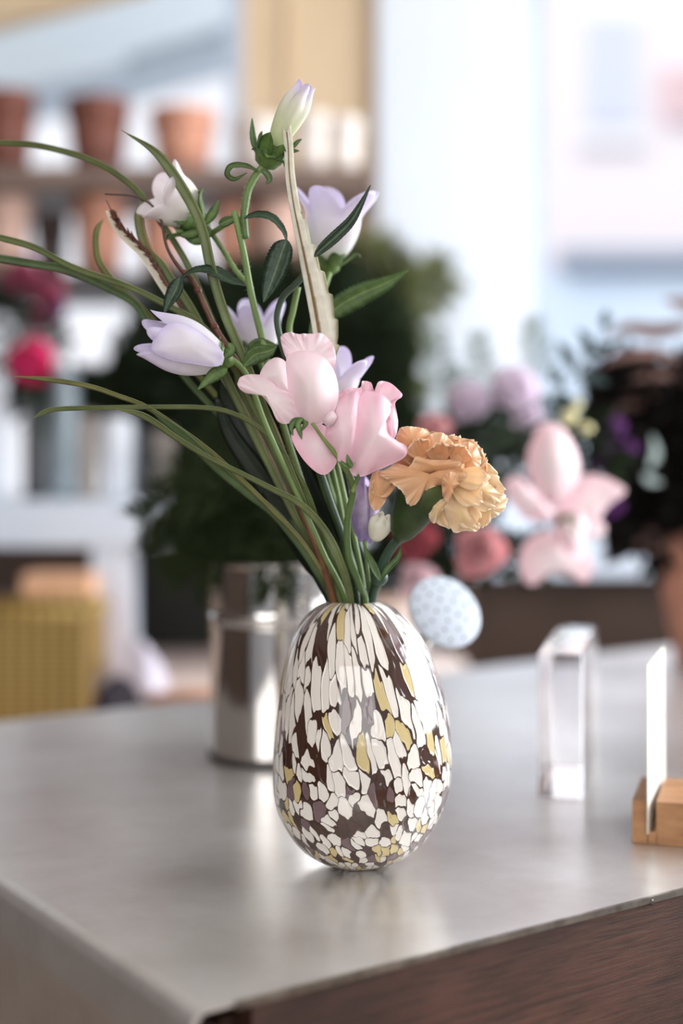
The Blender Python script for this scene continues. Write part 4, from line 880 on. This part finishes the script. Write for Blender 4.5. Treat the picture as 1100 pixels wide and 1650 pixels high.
for i, (x, y, lab) in enumerate(((705, 540, 'thin grey green sprig rising highest above the apricot carnation'), (770, 545, 'thin grey green sprig in the middle before the white pier'), (856, 520, 'thin grey green sprig in front of the window frame'), (730, 600, 'low grey green sprig left of the lilac flowers'))):
    m = MB(); frond(m, P(x + 18, y + 130, 1.84), P(x, y, 1.84), .0, .034, rg, nb=10, nl=.012, nw=.0005); stemto(m, P(x + 18, y + 130, 1.84), .4, .0014, sd=60 + i)
    tag(m.build('fine_sprig', M['sprig']), lab, 'sprig', 'fine sprigs above the pink bouquet')
m = MB(); stemto(m, P(880, 640, 1.72), .5, .0018, sd=70)
et = thing('eucalyptus_sprig', 'dark eucalyptus sprig with pointed leaves against the bright window', 'sprig', tuple(P(900, 640, 1.72)))
p = spline([P(880, 645, 1.72), P(920, 610, 1.72), P(960, 560, 1.72), P(985, 510, 1.72)], 20); m.tube(p, .0014, 6); m.build('stem', M['stem_dark'], et)
for pts, hw in (([(925, 600), (912, 570), (897, 550)], 7), ([(945, 578), (945, 550), (930, 530)], 7), ([(975, 530), (974, 515), (976, 498)], 6), ([(905, 622), (893, 605), (888, 592)], 7), ([(930, 605), (955, 610), (980, 618)], 7), ([(950, 570), (975, 562), (1000, 548)], 7), ([(890, 635), (915, 648), (930, 660)], 8)):
    m = MB(); leaf(m, pts, hw * 1.3, 1.72, serr=0, n=14); m.build('leaf', M['euca'], et)

# ------------------------------------------------------------------ acrylic slab and card holder
AD = 1.262; aa = math.radians(14); du = V((math.cos(aa), -math.sin(aa), 0)); dv = V((math.sin(aa), math.cos(aa), 0)); a0 = P(866, 1287, AD); a0.z = .9003
m = MB(); c = a0 + du * .0195 + dv * .10 + V((0, 0, .0645)); m.box(c, (.039, .20, .129), Matrix.Rotation(-aa, 3, 'Z'))
tag(m.build('acrylic_block', M['acrylic'], smooth=False, bevel=.0012), 'clear acrylic slab standing on edge on the counter', 'block')
CD = .31 * F / (1359 - HY); c0 = P(1018, 1359, CD); c0.z = .9004; ca_ = math.radians(17); du = V((math.cos(math.radians(17)), -math.sin(math.radians(17)), 0)); dv = V((-du.y, du.x, 0)); hh = .0335
CH = thing('card_holder', 'oak card holder block at the right edge of the counter', 'card holder', tuple(c0))
m = MB(); g0, g1, bd = .0125, .0185, .085
def blk(u0, u1, v0, v1, z0, z1):
    b = c0 + du * ((u0 + u1) / 2) + dv * ((v0 + v1) / 2) + V((0, 0, (z0 + z1) / 2)); m.box(b, (u1 - u0, v1 - v0, z1 - z0), Matrix.Rotation(math.atan2(du.y, du.x), 3, 'Z'))
blk(0, g0, 0, bd, 0, hh); blk(g1, .16, 0, bd, 0, hh); blk(g0 - .001, g1 + .001, .0, bd, 0, .010); m.build('block', M['oak'], CH, smooth=False)
cd = thing('card', 'cream printed card standing in the oak holder, seen nearly edge on', 'card', tuple(c0 + du * .0145 + dv * .02 + V((0, 0, .010))))
m = MB(); q0 = c0 + du * .0132 - dv * .010 + V((0, 0, .0104)); ce = (dv + du * .035).normalized(); cu = V((-.004, 0, 1)).normalized(); th = ce.cross(cu).normalized() * -.0008
def cq(a, h): return q0 + ce * a + cu * h
m.prism([cq(0, 0), cq(.118, 0), cq(.118, .131), cq(0, .131)], th); m.build('paper', simple('cream_card', G(228, 224, 212), .7), cd, smooth=False)
m = MB(); nrm = -th.normalized() * .0003
for a_, h_, w_, l_ in ((.055, .072, .05, .004), (.060, .064, .045, .004), (.062, .056, .04, .003), (.075, .030, .006, .024), (.086, .030, .006, .024), (.055, .118, .05, .002)):
    m.prism([cq(a_, h_) + nrm, cq(a_ + w_, h_) + nrm, cq(a_ + w_, h_ + l_) + nrm, cq(a_, h_ + l_) + nrm], nrm * .3)
m.build('print', simple('grey_print', G(150, 146, 138), .7), cd, smooth=False)
# ------------------------------------------------------------------ dark potted plant at right
PD = 2.02; pcx = X(1150, PD)
pt = thing('potted_plant', 'dark plum leaved plant in a terracotta pot at the right edge', 'plant', (pcx, PD, .9))
m = MB(); m.lathe([(.03, 0), (.052, 0), (.085, .165), (.092, .165), (.094, .195), (.086, .195), (.080, .16), (.03, .15)], (pcx, PD, .9005), n=40); m.build('pot', M['terracotta'], pt)
rg = random.Random(44); m = MB(); cloud(m, [blob(1065, 725, 2.0, 80, 105, 900), blob(1125, 700, 2.0, 90, 115, 700), blob(1050, 830, 2.0, 60, 60, 400), blob(1010, 660, 2.0, 50, 60, 200)], rg, .05, hw=.5); m.build('leaves', M['plum_deep'], pt)
for pts, hw in (([(1120, 520), (1060, 535), (1010, 530), (975, 545)], 13), ([(1130, 500), (1100, 492), (1068, 482)], 12), ([(1100, 580), (1050, 570), (1000, 575), (965, 590)], 11), ([(1110, 615), (1060, 606), (1010, 612)], 9), ([(1080, 860), (1050, 872), (1022, 878)], 24), ([(1060, 640), (1010, 650), (990, 690)], 18)):
    m = MB(); leaf(m, pts, hw, 1.95, serr=0, n=18, tw=lambda t: .4); m.build('leaf', M['plum'], pt)
m = MB()
for x, y in ((1060, 700), (1010, 660), (1120, 600), (1050, 830)): m.tube(spline([V((pcx, PD, 1.05)), V((pcx - .03, PD, 1.12)), P(x, y, 2.0)], 10), .004, 7)
m.build('stem', M['stem_dark'], pt)
for pts in ([(1045, 755), (1056, 730), (1050, 700)], [(1035, 765), (1050, 775), (1066, 778)]):
    m = MB(); leaf(m, pts, 7, 1.85, serr=0, n=16); m.build('silver_leaf', M['silverleaf'], pt)
for i, (x, y, r_, lab) in enumerate(((985, 690, 26, 'violet flower highest in front of the dark plum plant'), (1005, 725, 24, 'violet flower beside the silvery leaf'), (965, 735, 26, 'violet flower directly right of the pale lily'), (985, 815, 22, 'violet flower lowest, beside the pale lily tip'))):
    rosette('violet_flower', lab, 'flower', P(x, y, 1.80), (-.1, -1, .3), r_ * 1.8 / F, 20, M['violet'], seed=80 + i, group='violet flowers in the pink bouquet')

# ------------------------------------------------------------------ the back of the shop
bx = MB(); bx.box(((-2.6 + .25) / 2, 2.75, .76), (2.85, 1.26, .04))
wb = thing('workbench', 'pale pink wooden workbench behind the counter at left', 'workbench', (-1.2, 2.7, 0))
bx.build('top', M['pink_wood'], wb, smooth=False, bevel=.004)
for x in (-2.5, .15):
    for y in (2.2, 3.3): m = MB(); m.box((x, y, .37), (.06, .06, .74)); m.build('leg', M['pink_wood'], wb, smooth=False)
LX1 = X(690, 2.75)
rk = thing('display_rack', 'white display ledge on posts carrying vases and greenery', 'rack', (-1.0, 2.75, .78))
m = MB(); m.box(((-2.6 + LX1) / 2, 2.84, 1.0725), (LX1 + 2.6, .50, .085)); m.build('ledge', M['white_lacquer'], rk, smooth=False, bevel=.004)
for px in (182, -420): m = MB(); xx_ = X(px, 2.62); m.box((xx_, 2.64, .905), (.074, .074, .25)); m.build('post', M['white_lacquer'], rk, smooth=False)
m = MB(); m.box((X(640, 2.75), 2.9, .905), (.05, .3, .25)); m.build('post', M['white_lacquer'], rk, smooth=False)
# pots on wall shelves
def shelf(name, label, z, th, mat, x0, x1):
    m = MB(); m.box(((x0 + x1) / 2, 3.18, z - th / 2), (x1 - x0, .40, th)); o = thing(name, label, 'shelf', ((x0 + x1) / 2, 3.38, z)); m.build('board', mat, o, smooth=False)
    for x in (x0 + .3, (x0 + x1) / 2, x1 - .12):
        m = MB(); m.prism([V((x, 3.375, z - th)), V((x, 3.06, z - th)), V((x, 3.375, z - th - .10))], V((.02, 0, 0))); m.build('bracket', mat, o, smooth=False)
ZS1 = CAMZ + (HY - 268) * 2.98 / F; ZS2 = CAMZ + (HY - 440) * 2.98 / F
shelf('wall_shelf', 'upper grey brown shelf carrying a row of pots before the window', ZS1, .042, M['shelf_wood'], -2.2, X(600, 3.0)); shelf('wall_shelf', 'lower dark shelf of pots behind the grass blades', ZS2, .03, M['shelf_dark'], -2.2, X(600, 3.0))
def pot(px, top, w, z, mat, label, D=3.12, group=None):
    zt = CAMZ + (HY - top) * D / F; r = w / 2 * D / F; h = zt - z
    t = thing('plant_pot', label, 'pot', (X(px, D), D, z), group)
    m = MB(); m.lathe([(r * .3, 0), (r * .72, 0), (r * .95, h * .78), (r * .9, h * .78), (r * .8, h * .75), (r * .3, .01)], (X(px, D), D, z + .0005), n=32); m.build('body', mat, t)
    m = MB(); m.lathe([(r * .93, h * .76), (r, h * .77), (r, h), (r * .9, h), (r * .88, h * .77)], (X(px, D), D, z), n=32, cap=False); m.build('rim', mat, t)
g1, g2 = 'pots on the upper shelf', 'pots on the lower shelf'
pot(12, 150, 92, ZS1, M['terracotta_brown'], 'brown pot at the left end of the upper shelf', group=g1); pot(158, 163, 104, ZS1, M['terracotta_brown'], 'brown pot on the upper shelf second from the left', group=g1); pot(295, 180, 108, ZS1, M['terracotta'], 'terracotta pot on the upper shelf left of the tan pier', group=g1)
pot(416, 196, 84, ZS1, M['pot_white'], 'white pot on the upper shelf behind the closed bud', group=g1); pot(504, 186, 62, ZS1, M['pot_white'], 'white pot on the upper shelf second from its right end', group=g1); pot(556, 192, 52, ZS1, M['pot_white'], 'slim white pot at the right end of the upper shelf', group=g1)
pot(10, 318, 84, ZS2, M['terracotta_pale'], 'pale terracotta pot at the left end of the lower shelf', group=g2); pot(82, 345, 58, ZS2, M['pot_dark'], 'dark brown pot on the lower shelf by the pink flowers', group=g2); pot(160, 318, 86, ZS2, M['terracotta'], 'terracotta pot on the lower shelf above the crossing grass blades', group=g2)
pot(258, 330, 72, ZS2, M['terracotta'], 'terracotta pot on the lower shelf behind the white bell', group=g2); pot(372, 330, 60, ZS2, M['terracotta'], 'terracotta pot on the lower shelf behind the main green stem', group=g2); pot(445, 325, 82, ZS2, M['terracotta_pale'], 'pale terracotta pot on the lower shelf behind the hanging dark leaf', group=g2)
# vases and flowers on the ledge
ZL = 1.115
def lvase(px, top, w, mat, label, D=2.72, taper=1.0, neck_=.85):
    zt = CAMZ + (HY - top) * D / F; h = zt - ZL; r = w / 2 * D / F
    m = MB(); m.lathe([(r * .3, 0), (r * taper * .9, 0), (r * taper, h * .08), (r, h * .6), (r * .98, h * .9), (r * neck_, h), (r * neck_ * .9, h), (r * .9, h * .85), (r * taper * .85, h * .1), (r * .3, .01)], (X(px, D), D, ZL + .0005), n=32)
    tag(m.build('tall_vase', mat), label, 'vase', 'tall vases on the white ledge')
lvase(-6, 610, 44, M['vase_white'], 'white vase cut by the left edge of the photo on the ledge'); lvase(58, 640, 40, M['vase_slate'], 'dark vase under the magenta flower on the ledge'); lvase(103, 600, 46, M['vase_bluegrey'], 'tall blue grey vase right of the magenta flower'); lvase(143, 668, 32, M['vase_taupe'], 'taupe vase between the blue grey and the white vase')
lvase(190, 672, 58, M['vase_white'], 'white tapering vase above the rack post', taper=.78); lvase(232, 690, 36, M['vase_slate'], 'dark vase right of the white tapering vase'); lvase(268, 690, 40, M['vase_taupe'], 'taupe vase under the green bush at left')
def ball(name, label, px, py, D, r, n, mat, seed, base, group=None):
    c = P(px, py, D); rg = random.Random(seed); t = thing(name, label, 'flower', tuple(c), group); m = MB()
    for k in range(n):
        z = 1 - 2 * (k + .5) / n; a = k * 2.39996; d = V((math.sqrt(1 - z * z) * math.cos(a), math.sqrt(1 - z * z) * math.sin(a), z)); m.petal(c + d * r * .35, d + V((0, 0, .25)), d.orthogonal(), r * .7, r * .3, curl=.2, cup=.2, nu=3, nv=4)
    m.build('petals', mat, t, solid=.0008); m = MB(); m.tube(spline([c, c.lerp(base, .5) + V((.01, .01, 0)), base], 10), .003, 6); m.build('stem', M['stem_dark'], t)
vb = V((X(58, 2.72), 2.72, 1.15))
ball('dahlia', 'bright magenta round dahlia at the left edge', 50, 582, 2.62, .043, 70, M['magenta'], 1, vb); ball('dahlia', 'raspberry dahlia at upper left, highest of the blurred pink ones', 36, 446, 2.70, .036, 60, M['rasp'], 2, vb + V((.005, 0, .01))); ball('dahlia', 'raspberry dahlia right of the highest one', 78, 472, 2.68, .032, 60, M['rasp'], 3, vb + V((.01, .01, .0)))
ball('dahlia', 'small deep violet dahlia right of the raspberry ones', 92, 500, 2.70, .018, 40, M['violet'], 4, vb + V((-.01, .01, 0))); ball('dahlia', 'darker raspberry dahlia right above the magenta one', 58, 520, 2.76, .024, 40, M['rasp'], 5, vb + V((-.008, -.008, 0)))
rg = random.Random(77)
t = thing('dahlia_foliage', 'dark foliage around the magenta dahlia', 'foliage', tuple(vb)); m = MB(); cloud(m, [blob(20, 520, 2.76, 34, 90, 300), blob(60, 640, 2.74, 40, 34, 260), blob(80, 540, 2.8, 26, 60, 120)], rg, .035); m.build('leaves', M['bush'], t)
m = MB(); m.tube([vb, P(30, 520, 2.76)], .003, 6); m.build('stem', M['stem_dark'], t)
def bush(name, label, px, base_w, D, blobs, mat, pm, seed):
    rg = random.Random(seed); x = X(px, D); t = thing(name, label, 'plant', (x, D, ZL)); r = base_w / 2 * D / F
    m = MB(); m.lathe([(r * .3, 0), (r * .8, 0), (r, .09), (r * .92, .09), (r * .7, .08), (r * .3, .075)], (x, D, ZL + .0005), n=28); m.build('pot', pm, t)
    m = MB(); cloud(m, blobs, rg, .042, hw=.42); m.build('leaves', mat, t)
    m = MB()
    for c, r_, n in blobs: m.tube(spline([V((x, D, ZL + .07)), V((x, D, ZL + .12)), V(c)], 8), .005, 6)
    m.build('stem', M['stem_dark'], t)
bush('leafy_bush', 'dark green bush behind the pale lilac bell flower at left', 330, 90, 2.80, [blob(300, 590, 2.80, 110, 100, 1500), blob(400, 560, 2.80, 100, 120, 1300), blob(240, 640, 2.80, 90, 60, 900), blob(140, 640, 2.84, 60, 32, 300), blob(300, 480, 2.84, 60, 40, 200), blob(370, 720, 2.78, 130, 60, 1000), blob(430, 470, 2.86, 60, 50, 300)], M['bush'], M['pot_dark'], 5)
bush('leafy_bush', 'dark bush left of the white pier behind the lilac bell', 590, 90, 2.76, [blob(585, 570, 2.76, 72, 105, 1300), blob(560, 690, 2.74, 110, 75, 1200), blob(545, 480, 2.82, 45, 60, 300)], M['bush'], M['pot_dark'], 6)
bush('leafy_bush', 'olive green bush in front of the white pier', 668, 60, 2.96, [blob(668, 462, 2.98, 66, 42, 300), blob(600, 425, 2.98, 50, 42, 190), blob(640, 530, 2.96, 40, 55, 220), blob(655, 640, 2.96, 30, 80, 200)], M['bush_olive'], M['pot_dark'], 7)
# things on the workbench
ZB = .7805; D = 2.2
bk = thing('basket', 'woven cane basket on the workbench at lower left', 'basket', (X(40, D), D, ZB))
a, b = P(-90, 1160, D), P(135, 992, D); zt = b.z; m = MB(); cx_, w_ = (a.x + b.x) / 2, b.x - a.x
for q in ((cx_, D, w_, .012), (cx_, D + .2, w_, .012)): m.box((q[0], q[1], (ZB + zt) / 2), (q[2], q[3], zt - ZB))
for q in (a.x + .006, b.x - .006): m.box((q, D + .1, (ZB + zt) / 2), (.012, .188, zt - ZB))
m.box((cx_, D + .1, ZB + .006), (w_ - .02, .19, .012)); m.build('body', M['basket'], bk, smooth=False)
m = MB(); 
for q in (D, D + .2): m.tube([V((a.x, q, zt)), V((b.x, q, zt))], .009, 8)
for q in (a.x, b.x): m.tube([V((q, D, zt)), V((q, D + .2, zt))], .009, 8)
m.build('rim', M['basket'], bk)
D2 = 2.48; a, b = P(38, 990, D2), P(142, 928, D2)
ob = thing('box', 'orange card box with paler lid behind the basket', 'box', ((a.x + b.x) / 2, D2, ZB)); m = MB(); zm = P(0, 962, D2).z
m.box(((a.x + b.x) / 2, D2 + .05, (ZB + zm) / 2), (b.x - a.x, .1, zm - ZB)); m.build('body', M['orange_box'], ob, smooth=False); m = MB(); m.box(((a.x + b.x) / 2, D2 + .05, (zm + b.z) / 2), (b.x - a.x + .006, .106, b.z - zm)); m.build('lid', M['orange_lid'], ob, smooth=False)
a, b = P(-60, 1000, D2), P(28, 962, D2); m = MB(); m.box(((a.x + b.x) / 2, D2 + .05, (ZB + b.z) / 2), (b.x - a.x, .1, b.z - ZB)); tag(m.build('box', M['navy'], smooth=False, bevel=.004), 'dark box behind the basket at the left edge', 'box')
def heap(name, label, cat, px, py, D, rx, ry, mat, seed):
    rg = random.Random(seed); c = P(px, py, D); k = D / F; m = MB(); rows = []
    for i in range(11):
        t = i / 10; row = []
        for j in range(28):
            a = 2 * PI * j / 28; r = max(.03, math.cos(t * PI / 2)); wob = 1 + .14 * math.sin(3 * a + seed) + .09 * math.sin(7 * a + 2 * t * 5)
            row.append(V((c.x + rx * k * r * math.cos(a) * wob, D + rx * .6 * k * r * math.sin(a) * wob, ZB + .0005 + 2 * ry * k * math.sin(t * PI / 2) * (1 + .15 * math.sin(4 * a + seed)))))
        rows.append(row)
    b = m.grid(rows, True); m.face(*[b + j for j in reversed(range(28))]); m.face(*[b + 10 * 28 + j for j in range(28)]); return tag(m.build(name, mat), label, cat)
D = 2.06; yb = HY + (CAMZ - ZB) * F / 2.28
heap('dark_cloth', 'crumpled dark cloth on the workbench beside the basket', 'cloth', 188, 0, 2.13, 48, 42, M['navy'], 2); heap('white_cloth', 'crumpled white cloth behind the dark cloth on the workbench', 'cloth', 214, 0, 2.31, 62, 52, M['cloth'], 5)
m = MB(); a = P(282, 1100, 2.3); m.tube([V((a.x - .02, 2.14, ZB + .0315)), V((a.x + .14, 2.20, ZB + .0315))], .031, 16); tag(m.build('paper_roll', M['brown_paper']), 'brown paper roll lying left of the tin watering can', 'paper')
a, b = P(212, 0, 3.05), P(345, 0, 3.05); m = MB(); m.box(((a.x + b.x) / 2, 3.10, (ZB + 1.02) / 2), (b.x - a.x, .1, 1.02 - ZB - .001)); tag(m.build('shade_box', M['shade_black'], smooth=False, bevel=.004), 'black box added for the shade under the white ledge right of the post', 'shade_box')  # added black box, stands in for the shade under the ledge
